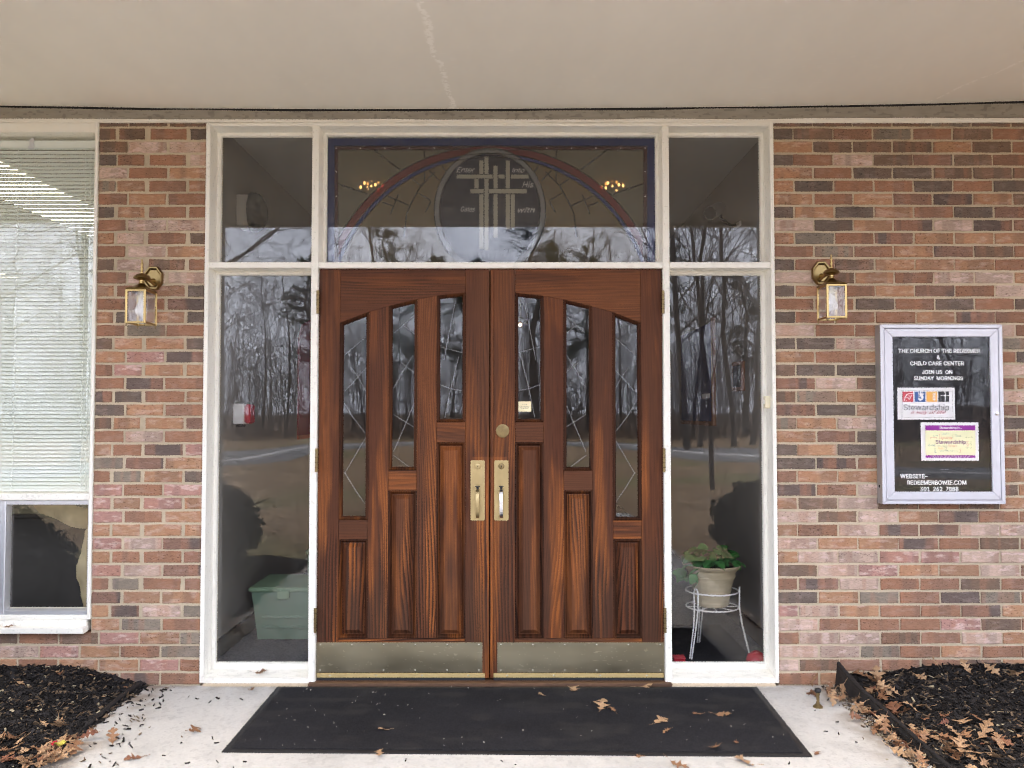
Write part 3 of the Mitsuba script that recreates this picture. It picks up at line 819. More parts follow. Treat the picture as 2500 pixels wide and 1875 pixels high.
ZDT, ZDB = 2.139, 0.030
LEAVES = [dict(x0=ML1 + 0.003, x1=-0.1175, wins=[(829, 900, 788, 761, 1268.5), (949, 1018, 747, 730.5, 1147.5), (1066, 1136, 722, 714, 1030)], side='left', hinge=-1, kick=(771, 1178), sweep=(764, 1184), plate=(1149, 1183.6)),
          dict(x0=-0.1115, x1=MR0 - 0.003, wins=[(1258, 1327, 715, 722.5, 1030), (1376, 1446.5, 731, 748, 1148.5), (1496, 1565, 762, 788, 1270)], side='right', hinge=1, kick=(1212, 1621), sweep=(1205, 1627), plate=(1206.5, 1241.5))]
PANEL_TOP = {1268.5: 1317, 1270: 1317, 1147.5: 1198, 1148.5: 1198, 1030: 1080}
doors = []
for L in LEAVES:
    dk = thing('wooden_door', f'{L["side"]} leaf of the varnished oak double door, ' + ('with a paper note on its glass' if L['side'] == 'right' else 'its glass without a note'), 'door')
    doors.append(dk)
    x0, x1 = L['x0'], L['x1']
    quads = [quad_of(*w) for w in L['wins']]
    panels = []
    for w, q in zip(L['wins'], quads):
        zt, zb = D(w[0], PANEL_TOP[w[4]])[1], D(w[0], 1558)[1]
        panels.append(np.array([(q[0][0], zb), (q[1][0], zb), (q[1][0], zt), (q[0][0], zt)]))
    e = 0.0007
    xs = [x0] + [v for q in quads for v in (q[0][0], q[1][0])] + [x1]
    zr0 = panels[0][0][1]                       # top of the bottom rail
    # the arch line under the top rail
    arch = [(q[3][0], q[3][1]) for q in quads] + [(q[2][0], q[2][1]) for q in quads]
    arch = sorted(arch)
    if L['hinge'] < 0:
        ends = [(xs[1], arch[0][1]), (xs[6], arch[-1][1])]
    stile_w = xs[1] - x0
    wood('stile', box(x0, xs[1] - e, YD, YD + 0.044, ZDB, ZDT, 0.0015), dk)
    wood('stile', box(xs[6] + e, x1, YD, YD + 0.044, ZDB, ZDT, 0.0015), dk)
    wood('top_rail', extrude(sg.Polygon([(xs[1] + e, ZDT)] + [(x, z + e) for x, z in arch] + [(xs[6] - e, ZDT)]), YD + 0.0006, YD + 0.043), dk, 'x')
    wood('bottom_rail', box(xs[1] + e, xs[6] - e, YD + 0.0006, YD + 0.043, ZDB, zr0 - e, 0.001), dk, 'x')
    for i in (0, 1):                            # the two uprights between the lights
        xa, xb = xs[2 + 2 * i], xs[3 + 2 * i]
        za, zb_ = [z for x, z in arch if abs(x - xa) < 1e-6][0], [z for x, z in arch if abs(x - xb) < 1e-6][0]
        wood('mullion', extrude(sg.Polygon([(xa + e, zr0 + e), (xb - e, zr0 + e), (xb - e, zb_ - e), (xa + e, za - e)]), YD + 0.0004, YD + 0.043), dk)
    for q, p in zip(quads, panels):
        wood('cross_rail', box(q[0][0] + e, q[1][0] - e, YD + 0.0008, YD + 0.043, p[2][1] + e, q[0][1] - e, 0.001), dk, 'x')
        # moulding round the light and the glass
        mo = wood('light_moulding', loft([at_y(q, YD + 0.004), at_y(q, YD - 0.004), at_y(inset(q, 0.006), YD - 0.009), at_y(inset(q, 0.012), YD - 0.003), at_y(inset(q, 0.016), YD + 0.010), at_y(inset(q, 0.0165), YD + 0.026)], False), dk, mat='m_wood_moulding_shaded')
        g4 = inset(q, 0.015)
        lp = add('light', sheet(sg.Polygon(g4), YD + 0.018), 'm_glass', dk)
        # moulding and raised field of the wooden panel
        wood('panel_moulding', loft([at_y(p, YD + 0.004), at_y(p, YD - 0.002), at_y(inset(p, 0.005), YD - 0.005), at_y(inset(p, 0.010), YD + 0.000), at_y(inset(p, 0.018), YD + 0.017)], False), dk, mat='m_wood_moulding_shaded')
        wood('panel', loft([at_y(inset(p, 0.017), YD + 0.022), at_y(inset(p, 0.0175), YD + 0.0175), at_y(inset(p, 0.022), YD + 0.0165), at_y(inset(p, 0.040), YD + 0.001), at_y(inset(p, 0.042), YD - 0.0005)]), dk)
    # brass kick plate with its screws, door sweep
    kx0, kx1 = D(L['kick'][0], 1600)[0], D(L['kick'][1], 1600)[0]
    kz0, kz1 = D(1000, 1642)[1], D(1000, 1568)[1]
    kp = add('kick_plate', box(kx0 + .004, kx1, YD - 0.0025, YD - 0.0002, kz0, kz1, 0.0008), 'm_kick', dk)
    for zz in (kz0 + 0.012, kz1 - 0.012):
        for t in np.linspace(0.022, 0.978, 6):
            if zz < kz0 + 0.02 and L['side'] == 'left' and 0.15 < t < 0.3: continue
            x = kx0 + .004 + (kx1 - kx0 - .004) * t
            add('screw', lathe([(0.0, 0.0018), (0.0025, 0.0016), (0.0045, 0.0002)], 10, (x, YD - 0.0025, zz), '-y'), 'm_screw', kp, smooth=True)
    sx0, sx1 = max(x0 + 0.002, D(L['sweep'][0], 1647)[0]), min(x1 - 0.002, D(L['sweep'][1], 1647)[0])
    sw = add('door_sweep', box(sx0, sx1, YD - 0.007, YD - 0.0002, kz0 - 0.024, kz0 - 0.002, 0.0012), 'm_sweep', dk)
    add('sweep_brush', box(sx0, sx1, YD - 0.001, YD + 0.02, 0.0195, kz0 - 0.0245), 'm_black', dk)
    for t in np.linspace(0.08, 0.9, 4):
        add('screw', lathe([(0.0, 0.0018), (0.0025, 0.0016), (0.0042, 0.0002)], 10, (sx0 + (sx1 - sx0) * t, YD - 0.007, kz0 - 0.013), '-y'), 'm_screw', sw, smooth=True)
    # pull handle on its long plate
    px0, px1 = D(L['plate'][0], 1200)[0], D(L['plate'][1], 1200)[0]
    pz0, pz1 = D(1200, 1270.5)[1], D(1200, 1123.5)[1]
    pc = (px0 + px1) / 2
    plate_poly = sg.box(px0 + .008, pz0 + .008, px1 - .008, pz1 - .008).buffer(0.008)
    hp = add('handle_plate', extrude(plate_poly, YD - 0.004, YD - 0.0002), 'm_brass_satin', dk)
    cz = D(1200, 1138)[1]
    add('lock_cylinder', lathe([(0.0, 0.006), (0.006, 0.0065), (0.0145, 0.005), (0.016, 0.0)], 20, (pc, YD - 0.0041, cz), '-y'), 'm_brass_satin' if L['side'] == 'left' else 'm_brass_old', hp, smooth=40)
    add('keyhole', box(pc - 0.0015, pc + 0.0015, YD - 0.0125, YD - 0.0112, cz - 0.006, cz + 0.004), 'm_black', hp)
    lz = D(1200, 1187)[1]
    add('thumb_latch', cat([box(pc - 0.012, pc + 0.012, YD - 0.034, YD - 0.028, lz - 0.002, lz + 0.003, 0.001), box(pc - 0.006, pc + 0.006, YD - 0.029, YD - 0.0041, lz - 0.014, lz - 0.002, 0.001)]), 'm_black', hp)
    gz0, gz1 = D(1200, 1263)[1], D(1200, 1195)[1]
    zc, hh = (gz0 + gz1) / 2, (gz1 - gz0) / 2
    tt = np.linspace(-1, 1, 15)
    bow = lambda o: [(YD - 0.020 - o - 0.024 * (1 - t ** 2) ** 0.6, zc + t * (hh - (0 if o else 0.004))) for t in tt]
    prof = sg.Polygon([(YD - 0.0042, zc - hh)] + bow(0.005) + [(YD - 0.0042, zc + hh), (YD - 0.0042, zc + hh - 0.010)] + bow(-0.003)[::-1] + [(YD - 0.0042, zc - hh + 0.010)]).buffer(0)
    gm = trimesh.creation.extrude_polygon(max(getattr(prof, 'geoms', [prof]), key=lambda q: q.area), 0.017, engine='earcut')
    v = gm.vertices
    gm.vertices = np.stack([pc - 0.0085 + v[:, 2], v[:, 0], v[:, 1]], 1)
    add('grip', gm, 'm_brass_satin' if L['side'] == 'left' else 'm_steel', hp, label='pull grip worn to bare metal' if L['side'] == 'right' else None)
    # hinges on the outer edge
    hx = x0 - 0.002 if L['hinge'] < 0 else x1 + 0.002
    for ya, yb in ((711, 767), (1094, 1151), (1482, 1541)):
        za, zb2 = D(800, yb)[1], D(800, ya)[1]
        hk = add('hinge', tube([(hx, YF - 0.004, za), (hx, YF - 0.004, zb2)], 0.0075, 10), 'm_brass_old', dk, smooth=40)
        n = 5
        for i in range(1, n):
            z = za + (zb2 - za) * i / n
            add('knuckle_joint', tube([(hx, YF - 0.004, z - 0.0012), (hx, YF - 0.004, z + 0.0012)], 0.0079, 10, True), 'm_black', hk)
wood('astragal', box(-0.1335 + 0.022, -0.0965, YD - 0.011, YD - 0.0006, ZDB + 0.012, ZDT - 0.003, 0.002), doors[1])
c = D(1227, 1052)
add('blank_cover', lathe([(0.0, 0.004), (0.030, 0.0036), (0.0345, 0.002), (0.035, 0.0)], 28, (c[0], YD - 0.0003, c[1]), '-y'), 'm_brass_old', doors[1], smooth=40)
n0, n1 = D(1264.5, 1005), D(1297, 980)
nk = thing('paper_note', 'small cream paper note taped inside the glass of the right door leaf', 'note')
add('paper', box(n0[0], n1[0], YD + 0.0120, YD + 0.0125, n0[1], n1[1]), 'm_note', nk)
add('lettering', cat([text('Office hours', n0[0] + .012, n1[0] - .012, n1[1] - 0.019, .005, YD + 0.0118, .0003) if False else box(n0[0] + a, n1[0] - a, YD + .0116, YD + .0119, n1[1] - z - .0016, n1[1] - z) for a, z in ((.022, .016), (.010, .024), (.012, .030), (.016, .036))]), 'm_print_grey_ink', nk)

# bevelled lead lines in the door lights (from the photograph, pixels of the left leaf; the right leaf mirrors it)
def zp(x, y): return (740 + x / 2.5135, 640 + y / 2.5135)
LINES = {0: [[(388, 452), (255, 565)], [(388, 643), (255, 790)], [(297, 652), (340, 715), (382, 795)], [(250, 865), (300, 950), (378, 1050)], [(382, 1075), (320, 1180), (250, 1300)], [(250, 1290), (310, 1390), (376, 1485)]],
         1: [[(612, 385), (683, 440)], [(672, 570), (610, 670), (552, 775)], [(600, 615), (683, 680)], [(680, 865), (640, 960), (552, 1165)], [(552, 935), (676, 1012)], [(550, 1185), (645, 1256)], [(683, 320), (560, 430)]],
         2: [[(845, 520), (977, 555)], [(955, 575), (905, 775), (868, 955)], [(840, 752), (900, 775), (973, 788)], [(862, 600), (935, 230)]]}
SEAMX = -0.1145
for li, dk in enumerate(doors):
    for wi in range(3):
        for ln in LINES[wi]:
            pts = []
            for x, y in ln:
                q = D(*zp(x, y))
                pts.append((q[0] if li == 0 else 2 * SEAMX - q[0] - 0.002, YD + 0.0165, q[1]))
            add('lead_line', tube(pts, 0.0016, 4), 'm_came', dk)

# ---------------------------------------------------------------- stained glass behind the centre transom pane
YT = 0.136
sgp = thing('stained_glass_panel', 'stained glass panel with woven crosses in an oval under a red arch, above the doors', 'stained glass')


def tz(px, py):
    return W(px, py, YT)


def tpoly(pts):
    return sg.Polygon([tz(*p) for p in pts])


def rect(x0, y0, x1, y1):
    return tpoly([(x0, y1), (x1, y1), (x1, y0), (x0, y0)])


outer, b1, b2 = rect(797, 338, 1600, 640), rect(817, 357, 1579.5, 640), rect(825.5, 366.5, 1570.5, 640)
ac, R1, R2, R3 = (1198, 773.5), 417.5, 399, 390


def disc(c, rx, ry=None, n=90):
    ry = ry or rx
    return tpoly([(c[0] + rx * math.cos(a), c[1] + ry * math.sin(a)) for a in np.linspace(0, 2 * np.pi, n, endpoint=False)])


A1, A2, A3 = (disc(ac, r, n=140).intersection(b2) for r in (R1, R2, R3))
A1 = disc(ac, R1, n=140).intersection(rect(825.5, 350, 1570.5, 640))
O1, O2 = disc((1196, 515), 136, 153), disc((1196, 515), 123, 140)
O1 = O1.intersection(outer); O2 = O2.intersection(outer)
bars = []
for x0, ys in ((720, [(290, 470), (745, 1480)]), (790, [(230, 470), (540, 1500)]), (912, [(360, 665), (745, 1330)]), (1078, [(290, 665), (745, 1215)]), (1145, [(745, 1200)]), (655, [(540, 665)])):
    for ya, yb in ys:
        bars.append((x0, ya, x0 + 55, yb))
bars += [(415, 480, 898, 530), (980, 480, 1063, 530), (1147, 480, 1385, 530), (600, 675, 780, 730), (852, 675, 1360, 730)]
bar_polys = [rect(1040 + a / 5.531, 340 + b / 5.531, 1040 + c_ / 5.531, 340 + d / 5.531) for a, b, c_, d in bars]
bar_union = so.unary_union(bar_polys)


def glass_piece(poly, col, name, lab=None):
    for g in getattr(poly, 'geoms', [poly]):
        m = sheet(g, YT)
        if m is not None and g.area > 2e-5:
            add(name, m, 'm_glass_' + col, sgp, label=lab)


glass_piece(outer.difference(b1), 'blue', 'border_glass', 'cobalt blue border')
glass_piece(b1.difference(b2).difference(A1), 'border_red', 'border_glass', 'dull red inner border')
red = A1.difference(A2).difference(O1)
for i in range(10):                                      # the red band is made of ten curved pieces
    a0, a1 = math.pi + i * math.pi / 10, math.pi + (i + 1) * math.pi / 10
    wedge = tpoly([ac] + [(ac[0] + 520 * math.cos(a), ac[1] + 520 * math.sin(a)) for a in np.linspace(a0, a1, 6)])
    glass_piece(red.intersection(wedge), 'red', 'arch_glass')
glass_piece(A2.difference(A3).difference(O1), 'blue', 'arch_edge_glass', 'thin blue strip inside the red arch')
glass_piece(b2.difference(A1), 'straw', 'field_glass')
glass_piece(A3.difference(O1), 'amber', 'field_glass', 'amber field round the oval')
glass_piece(O1.difference(O2), 'silver', 'oval_ring', 'silvery textured ring')
glass_piece(O2.difference(bar_union), 'indigo', 'oval_glass', 'dark indigo oval')
for bp in bar_polys:
    add('cross_bar', extrude(bp, YT - 0.003, YT + 0.001), 'm_glass_bar', sgp)


def came(pts, w=0.0032, name='lead_came'):
    add(name, tube([(tz(*p)[0], YT - 0.002, tz(*p)[1]) for p in pts], w, 5), 'm_lead', sgp)


def c2(x, y): return (790 + x / 5.027, 320 + y / 5.027)
half = [[(620, 235), (935, 475)], [(180, 650), (540, 775)], [(1370, 500), (1190, 680), (1070, 900), (1020, 1020), (990, 1300)], [(920, 780), (880, 870), (825, 1020)], [(1320, 860), (1250, 1000)], [(1300, 490), (1420, 610)],
        [(1085, 590), (1190, 665)], [(1455, 430), (1505, 500)], [(790, 800), (1050, 915)], [(1170, 765), (1310, 850)], [(720, 875), (850, 920)], [(1235, 240), (1240, 330)], [(1240, 510), (1240, 620)]]
for ln in half:
    p = [c2(*q) for q in ln]
    came(p)
    came([(2 * 1197 - x, y) for x, y in p])
for r in (R1, R2, R3):
    came([(ac[0] + r * math.cos(a), ac[1] + r * math.sin(a)) for a in np.linspace(math.pi + 0.42, 2 * math.pi - 0.42, 50)], 0.0026)
for rx, ry in ((136, 153), (123, 140)):
    came([(1196 + rx * math.cos(a), 515 + ry * math.sin(a)) for a in np.linspace(-math.pi - 0.75, 0.75, 50)], 0.0026)
came([(817, 640), (817, 357), (1579.5, 357), (1579.5, 640)], 0.002)
came([(825.5, 640), (825.5, 366.5), (1570.5, 366.5), (1570.5, 640)], 0.002)
for px in list(np.linspace(880, 1060, 4)) + list(np.linspace(1335, 1515, 4)):
    add('solder_bead', trimesh.creation.icosphere(1, 0.0035).apply_translation((tz(px, 362)[0], YT - 0.002, tz(px, 362)[1])), 'm_came', sgp)
for px in (821, 1575):
    for py in (362, 419, 480):
        add('solder_bead', trimesh.creation.icosphere(1, 0.0035).apply_translation((tz(px, py)[0], YT - 0.002, tz(px, py)[1])), 'm_came', sgp)


def o3(x, y): return tz(1040 + x / 5.531, 340 + y / 5.531)
for s, xa, xb, yb, hh in (('Enter', 415, 660, 448, 72), ('into', 1160, 1330, 448, 60), ('His', 1300, 1455, 648, 78), ('Gates', 470, 662, 978, 72), ('with', 1240, 1470, 988, 70)):
    p, q = o3(xa, yb), o3(xb, yb)
    add('lettering', text(s, p[0], q[0], p[1], hh / 5.531 / 472, YT - 0.0012, 0.0008, False, 0.32), 'm_engraved', sgp, label=f'calligraphic word {s}')

# ---------------------------------------------------------------- left window with blind
wn = thing('window', 'tall white framed window at the left edge with a venetian blind behind its upper pane', 'window')
add('jamb', box(-2.176, WR, YF + 0.001, 0.2, 0.334, 2.905, 0.002), 'm_paint', wn)
add('head', box(WL, -2.1765, YF + 0.003, 0.2, 2.855, 2.905, 0.003), 'm_paint', wn)
add('meeting_rail', box(WL, -2.1765, 0.0, 0.12, 0.940, 0.974, 0.003), 'm_paint', wn)
add('bottom_rail', box(WL, -2.1765, 0.0, 0.2, 0.330, 0.352, 0.003), 'm_paint', wn)
add('sill', cat([box(WL - 0.02, -2.170, -0.055, 0.0, 0.272, 0.302, 0.003), box(WL - 0.02, -2.180, -0.0005, 0.2, 0.272, 0.3295, 0.001)]), 'm_paint', wn)
add('pane', pane_mesh(WL, -2.1765, 0.974, 2.855, 0.045, 77, 0.0004, 1.6, 30, 24), 'm_glass', wn, smooth=True, label='large upper pane full of reflected trees')
sash = add('lower_sash', cat([box(-2.658, -2.612, 0.012, 0.07, 0.3525, 0.9395, 0.003), box(-2.6115, -2.1770, 0.014, 0.07, 0.916, 0.9395, 0.002), box(-2.6115, -2.1770, 0.014, 0.07, 0.3525, 0.374, 0.002), box(-2.190, -2.1770, 0.016, 0.07, 0.3745, 0.9155, 0.002)]), 'm_alu', wn)
add('pane', pane_mesh(-2.610, -2.188, 0.375, 0.915, 0.05, 55, 0.0004, 2.5), 'm_glass', sash, smooth=True)
add('pane', pane_mesh(WL, -2.66, 0.375, 0.9395, 0.045, 56, 0.0003, 2.0), 'm_glass', wn, smooth=True)

bl = thing('venetian_blind', 'lowered white venetian blind with many thin slats inside the left window', 'blind')
YB = 0.085
add('headrail', box(WL + 0.02, -2.18, YB - 0.02, YB + 0.02, 2.795, 2.835, 0.003), 'm_slat', bl)
add('bracket', cat([box(-2.555, -2.532, YB - 0.026, YB - 0.0205, 2.785, 2.846, 0.002), box(-2.560, -2.527, YB - 0.031, YB - 0.0265, 2.787, 2.800, 0.002)]), 'm_alu', bl)
al, wdt = math.radians(51), 0.0292
zz = 2.775
nsl = 0
while zz > 0.985:
    wob = 0.0006 * math.sin(nsl * 1.7)
    s = np.linspace(-0.5, 0.5, 5)
    nx = 8
    xx = np.linspace(WL + 0.03, -2.183, nx + 1)
    prof_y = YB + wdt * s * math.cos(al) + 0.0022 * (1 - 4 * s ** 2) * math.sin(al) * 0.8
    prof_z = zz + wdt * s * math.sin(al) - 0.0022 * (1 - 4 * s ** 2) * math.cos(al) * 0.8
    sag = 0.0009 * np.sin(xx * 9 + nsl * 0.37)
    v = np.array([(x, y, z + wob + g) for x, g in zip(xx, sag) for y, z in zip(prof_y, prof_z)])
    f = []
    for i in range(nx):
        for j in range(4):
            a = i * 5 + j
            f += [(a, a + 5, a + 6), (a, a + 6, a + 1)]
    add('slat', trimesh.Trimesh(v, np.array(f), process=False), 'm_slat', bl, smooth=True)
    zz -= 0.0206
    nsl += 1
for x in (-2.235, -2.262, -2.62, -3.2, -4.0):
    add('cord', tube([(x, YB - 0.012, 2.79), (x + .004, YB - 0.013, 1.9), (x, YB - 0.012, 0.985)], 0.0011, 4), 'm_slat', bl)
add('bottom_bar', box(WL + 0.03, -2.183, YB - 0.013, YB + 0.013, 0.978, 0.992, 0.003), 'm_slat', bl)

# ================================================================== ROOMS BEHIND THE GLASS
LX0, LX1, LZ0, LZ1, LYE = -1.640, 1.462, 0.03, 3.005, 8.0
lob = thing('lobby', 'dim grey walled church lobby with dark carpet seen through the entrance glass', 'room')
add('carpet', box(LX0, LX1, 0.162, LYE, -0.1, LZ0), 'm_carpet', lob)
add('side_wall', box(LX0 - 0.1, LX0, 0.165, LYE, -0.1, LZ1), 'm_lobby_wall', lob)
add('side_wall', box(LX1, LX1 + 0.1, 0.165, LYE, -0.1, LZ1), 'm_lobby_wall', lob)
add('back_wall', box(LX0 - 0.1, LX1 + 0.1, LYE + 0.001, LYE + 0.1, -0.1, LZ1), 'm_lobby_wall', lob)
add('ceiling', box(LX0 - 0.1, LX1 + 0.1, 0.165, LYE + 0.1, LZ1 + 0.0005, LZ1 + 0.05), 'm_lobby_ceiling', lob)
add('skirting', box(LX0 + 0.0005, LX0 + 0.014, 0.17, LYE, LZ0 + 0.0005, LZ0 + 0.10), 'm_skirting', lob)
add('skirting', box(LX1 - 0.014, LX1 - 0.0005, 0.17, LYE, LZ0 + 0.0005, LZ0 + 0.10), 'm_skirting', lob)
room = thing('side_room', 'room behind the blind with bright fluorescent ceiling lights', 'room')
add('floor', box(-8, LX0 - 0.15, 0.262, 7.0, -0.1, 0.02), 'm_carpet', room)
add('side_wall', box(LX0 - 0.19, LX0 - 0.11, 0.265, 7.0, 0.0205, 2.9), 'm_lobby_wall', room)
add('side_wall', box(-8.1, -8.0, 0.265, 7.0, 0.0205, 2.9), 'm_lobby_wall', room)
add('back_wall', box(-8, LX0 - 0.2, 7.0005, 7.1, 0.0205, 2.9), 'm_lobby_wall', room)
add('ceiling', box(-8, LX0 - 0.11, 0.265, 7.1, 2.90, 2.95), 'm_lobby_ceiling', room)


def emit(*c):
    return {'type': 'area', 'radiance': rgb(*c)}


def troffer(x0, x1, y0, y1, label):
    k = thing('fluorescent_light', label, 'ceiling light')
    add('housing', box(x0 - 0.02, x1 + 0.02, y0 - 0.02, y1 + 0.02, 2.872, 2.8995), 'm_white_metal', k)
    m = box(x0, x1, y0, y1, 2.865, 2.8715)
    add('diffuser', m, 'm_white_metal', k, emitter=emit(*LAMP))


LAMP = (0.42, 0.39, 0.28)
troffer(-3.52, -3.02, 0.45, 3.1, 'long fluorescent ceiling light seen through the slats of the blind')
troffer(-5.9, -5.4, 0.9, 5.0, 'second fluorescent ceiling light deeper to the left behind the blind')
for i, (px, py, dist) in enumerate([(904, 463, 5.85), (1497, 458, 5.85)]):
    k = thing('ceiling_lamp', ('left' if i == 0 else 'right') + ' glowing warm lobby ceiling lamp seen through the stained glass', 'ceiling light')
    x = (px - 1250) / FPX * dist
    y = CAM[1] + dist
    add('ceiling_plate', lathe([(0.0, 0.0), (0.075, 0.0), (0.07, 0.02), (0.0, 0.022)], 20, (x, y, LZ1 - 0.0225)), 'm_brass', k, smooth=40)
    for j in range(7):
        a = j * 2 * math.pi / 6
        r = 0.0 if j == 6 else 0.075
        bx_, by_ = x + r * math.cos(a), y + r * math.sin(a)
        arm = add('arm', tube([(x, y, LZ1 - 0.024), (x + 0.6 * (bx_ - x), y + 0.6 * (by_ - y), LZ1 - 0.075), (bx_, by_, LZ1 - 0.055)], 0.003, 6), 'm_brass', k)
        s = trimesh.creation.icosphere(1, 0.009)
        s.apply_scale((1, 1, 1.5))
        s.apply_translation((bx_, by_, LZ1 - 0.038 - 0.012 * (j % 2)))
        add('candle_bulb', s, 'm_bulb', k, smooth=True, emitter=emit(0.20, 0.115, 0.045))
pn = thing('pendant_lamp', 'small glowing brass pendant lamp deep in the lobby, seen through the right door glass', 'ceiling light')
add('rod', tube([(0.10, 6.0, 2.57), (0.10, 6.0, LZ1)], 0.006, 8), 'm_brass', pn)
add('shade', lathe([(0.03, 2.57), (0.10, 2.53), (0.11, 2.49)], 20, (0.10, 6.0, 0)), 'm_brass', pn, smooth=True)
s = trimesh.creation.icosphere(2, 0.018); s.apply_translation((0.10, 6.0, 2.475))
add('bulb', s, 'm_bulb', pn, smooth=True, emitter=emit(1.3, 0.8, 0.34))

# things in the lobby
al_ = thing('fire_alarm', 'white and red fire alarm strobe on the grey wall inside the left sidelight', 'fire alarm')
add('back_box', box(LX0 + 0.0006, LX0 + 0.062, 0.60, 0.72, 1.325, 1.445, 0.004), 'm_white_letter', al_)
add('lens', box(LX0 + 0.0625, LX0 + 0.100, 0.61, 0.71, 1.328, 1.442, 0.012), 'm_red_plastic', al_)
add('conduit_stub', box(LX0 + 0.01, LX0 + 0.05, 0.63, 0.69, 1.308, 1.3245, 0.002), 'm_skirting', al_)
ban = thing('red_banner', 'dark red rounded banner hanging on the left lobby wall', 'banner')
bp = sg.Polygon([(2.1, 1.22), (3.1, 1.22), (3.1, 2.10), (2.9, 2.16), (2.5, 2.15), (2.2, 2.08), (2.1, 1.95)])
m = extrude(bp, 0, 0.012); v = m.vertices; m.vertices = np.stack([LX0 + 0.0006 + 0.012 - v[:, 1], v[:, 0], v[:, 2]], 1); m.fix_normals()
add('cloth', m, 'm_red_cloth', ban)
add('fringe', box(LX0 + 0.0006, LX0 + 0.016, 2.1, 3.1, 1.19, 1.2195), 'm_print_coral', ban)
be = thing('alarm_bell', 'black round alarm bell on a pale box behind the upper left pane', 'alarm bell')
add('box', box(LX0 + 0.0006, LX0 + 0.07, 0.62, 0.76, 2.50, 2.69, 0.004), 'm_lobby_ceiling', be)
m = lathe([(0.0, 0.085), (0.06, 0.08), (0.105, 0.055), (0.12, 0.02), (0.12, 0.0)], 28)
m.vertices = np.stack([m.vertices[:, 2] + LX0 + 0.071, m.vertices[:, 0] * 0.95 + 0.70, m.vertices[:, 1] + 2.60], 1); m.fix_normals()
add('gong', m, 'm_black', be, smooth=40)
sp = thing('spotlight', 'small dark grey can spotlight on an arm behind the upper right pane', 'spotlight')
d = np.array([-0.55, -0.62, -0.35]); d /= np.linalg.norm(d)
c0 = np.array([1.30, 1.05, 2.69])
add('can', tube([c0 - d * 0.11, c0 - d * 0.09, c0 + d * 0.05], [0.02, 0.042, 0.045], 18), 'm_case_side', sp, smooth=40)
add('lens', tube([c0 + d * 0.0505, c0 + d * 0.053], [0.042, 0.042], 18), 'm_black', sp)
add('cable', tube([c0 - d * 0.11, (1.36, 1.10, 2.66), (1.41, 1.08, 2.61), (1.4595, 1.05, 2.60)], 0.008, 8), 'm_black', sp, smooth=True)
add('mount', box(1.447, 1.4614, 0.98, 1.12, 2.585, 2.615, 0.003), 'm_white_metal', sp)
bn = thing('storage_bin', 'pale green plastic storage bin standing on the carpet behind the left sidelight', 'storage bin')
bm = trimesh.convex.convex_hull(np.array([(x, y, z) for z, i in ((LZ0 + 0.001, 0.03), (LZ0 + 0.29, 0.0)) for x in (-1.56 + i, -0.92 - i) for y in (0.74 + i, 1.14 - i)]))
add('tub', bm, 'm_bin', bn)
add('lid', box(-1.575, -0.905, 0.725, 1.155, LZ0 + 0.2905, LZ0 + 0.318, 0.006), 'm_bin_lid', bn)
for zr in (0.07, 0.13):
    add('rib', box(-1.50, -0.97, 0.715 + 0.03 * (1 - zr / 0.29) + 0.012, 0.7385 + 0.03 * (1 - zr / 0.29), LZ0 + zr, LZ0 + zr + 0.014, 0.003), 'm_bin', bn)
for xa in (-1.40, -1.08):
    add('latch', box(xa, xa + 0.07, 0.715, 0.7245, LZ0 + 0.25, LZ0 + 0.30, 0.002), 'm_bin_lid', bn)
b2_ = thing('storage_bin', 'lighter green storage box stacked behind the green bin', 'storage bin')
add('tub', box(-1.33, -0.96, 1.17, 1.5, LZ0 + 0.001, LZ0 + 0.44, 0.01), 'm_bin_lid', b2_)
add('lid', box(-1.34, -0.95, 1.16, 1.51, LZ0 + 0.4405, LZ0 + 0.47, 0.006), 'm_bin', b2_)
pf = thing('wall_panel', 'tall dark blue display panel on the right lobby wall', 'display panel')
add('board', box(LX1 - 0.02, LX1 - 0.0006, 1.72, 2.85, 1.33, 2.05, 0.003), 'm_blue_panel', pf)
add('frame', cat([box(LX1 - 0.03, LX1 - 0.0007, 1.69, 1.7195, 1.30, 2.08, .003), box(LX1 - 0.03, LX1 - 0.0007, 1.72, 2.85, 1.30, 1.3295, .003)]), 'm_oak_frame', pf)
add('label_card', box(LX1 - 0.024, LX1 - 0.0204, 1.80, 2.05, 1.50, 1.535), 'm_paper', pf)
pc_ = thing('picture_frame', 'small dark picture in a wooden frame on the right lobby wall near the glass', 'picture')
add('frame', box(LX1 - 0.022, LX1 - 0.0006, 0.93, 1.17, 1.53, 1.72, 0.004), 'm_oak_frame', pc_)
add('picture', box(LX1 - 0.024, LX1 - 0.0221, 0.955, 1.145, 1.555, 1.695), 'm_room_dark', pc_)
rd = thing('red_bowl', 'shiny dark red upturned bowl on the lobby carpet near the right pane', 'bowl')
bxx, byy = 1.335, 0.30
add('shell', lathe([(0.056, 0.0), (0.055, 0.018), (0.046, 0.038), (0.028, 0.051), (0.0, 0.056)], 24, (bxx, byy, LZ0 + 0.0005)), 'm_red_plastic', rd, smooth=True)
add('foot_ring', lathe([(0.018, 0.052), (0.018, 0.058), (0.012, 0.058), (0.012, 0.052)], 18, (bxx, byy, LZ0 + 0.0005)), 'm_red_plastic', rd)
rc = thing('red_box', 'small dark red box on the carpet beside the door, behind the right sidelight', 'box')
add('body', box(0.875, 0.935, 0.24, 0.30, LZ0 + 0.0005, LZ0 + 0.032, 0.002), 'm_red_plastic', rc)
add('lid', box(0.872, 0.938, 0.237, 0.303, LZ0 + 0.0325, LZ0 + 0.040, 0.002), 'm_red_cloth', rc)
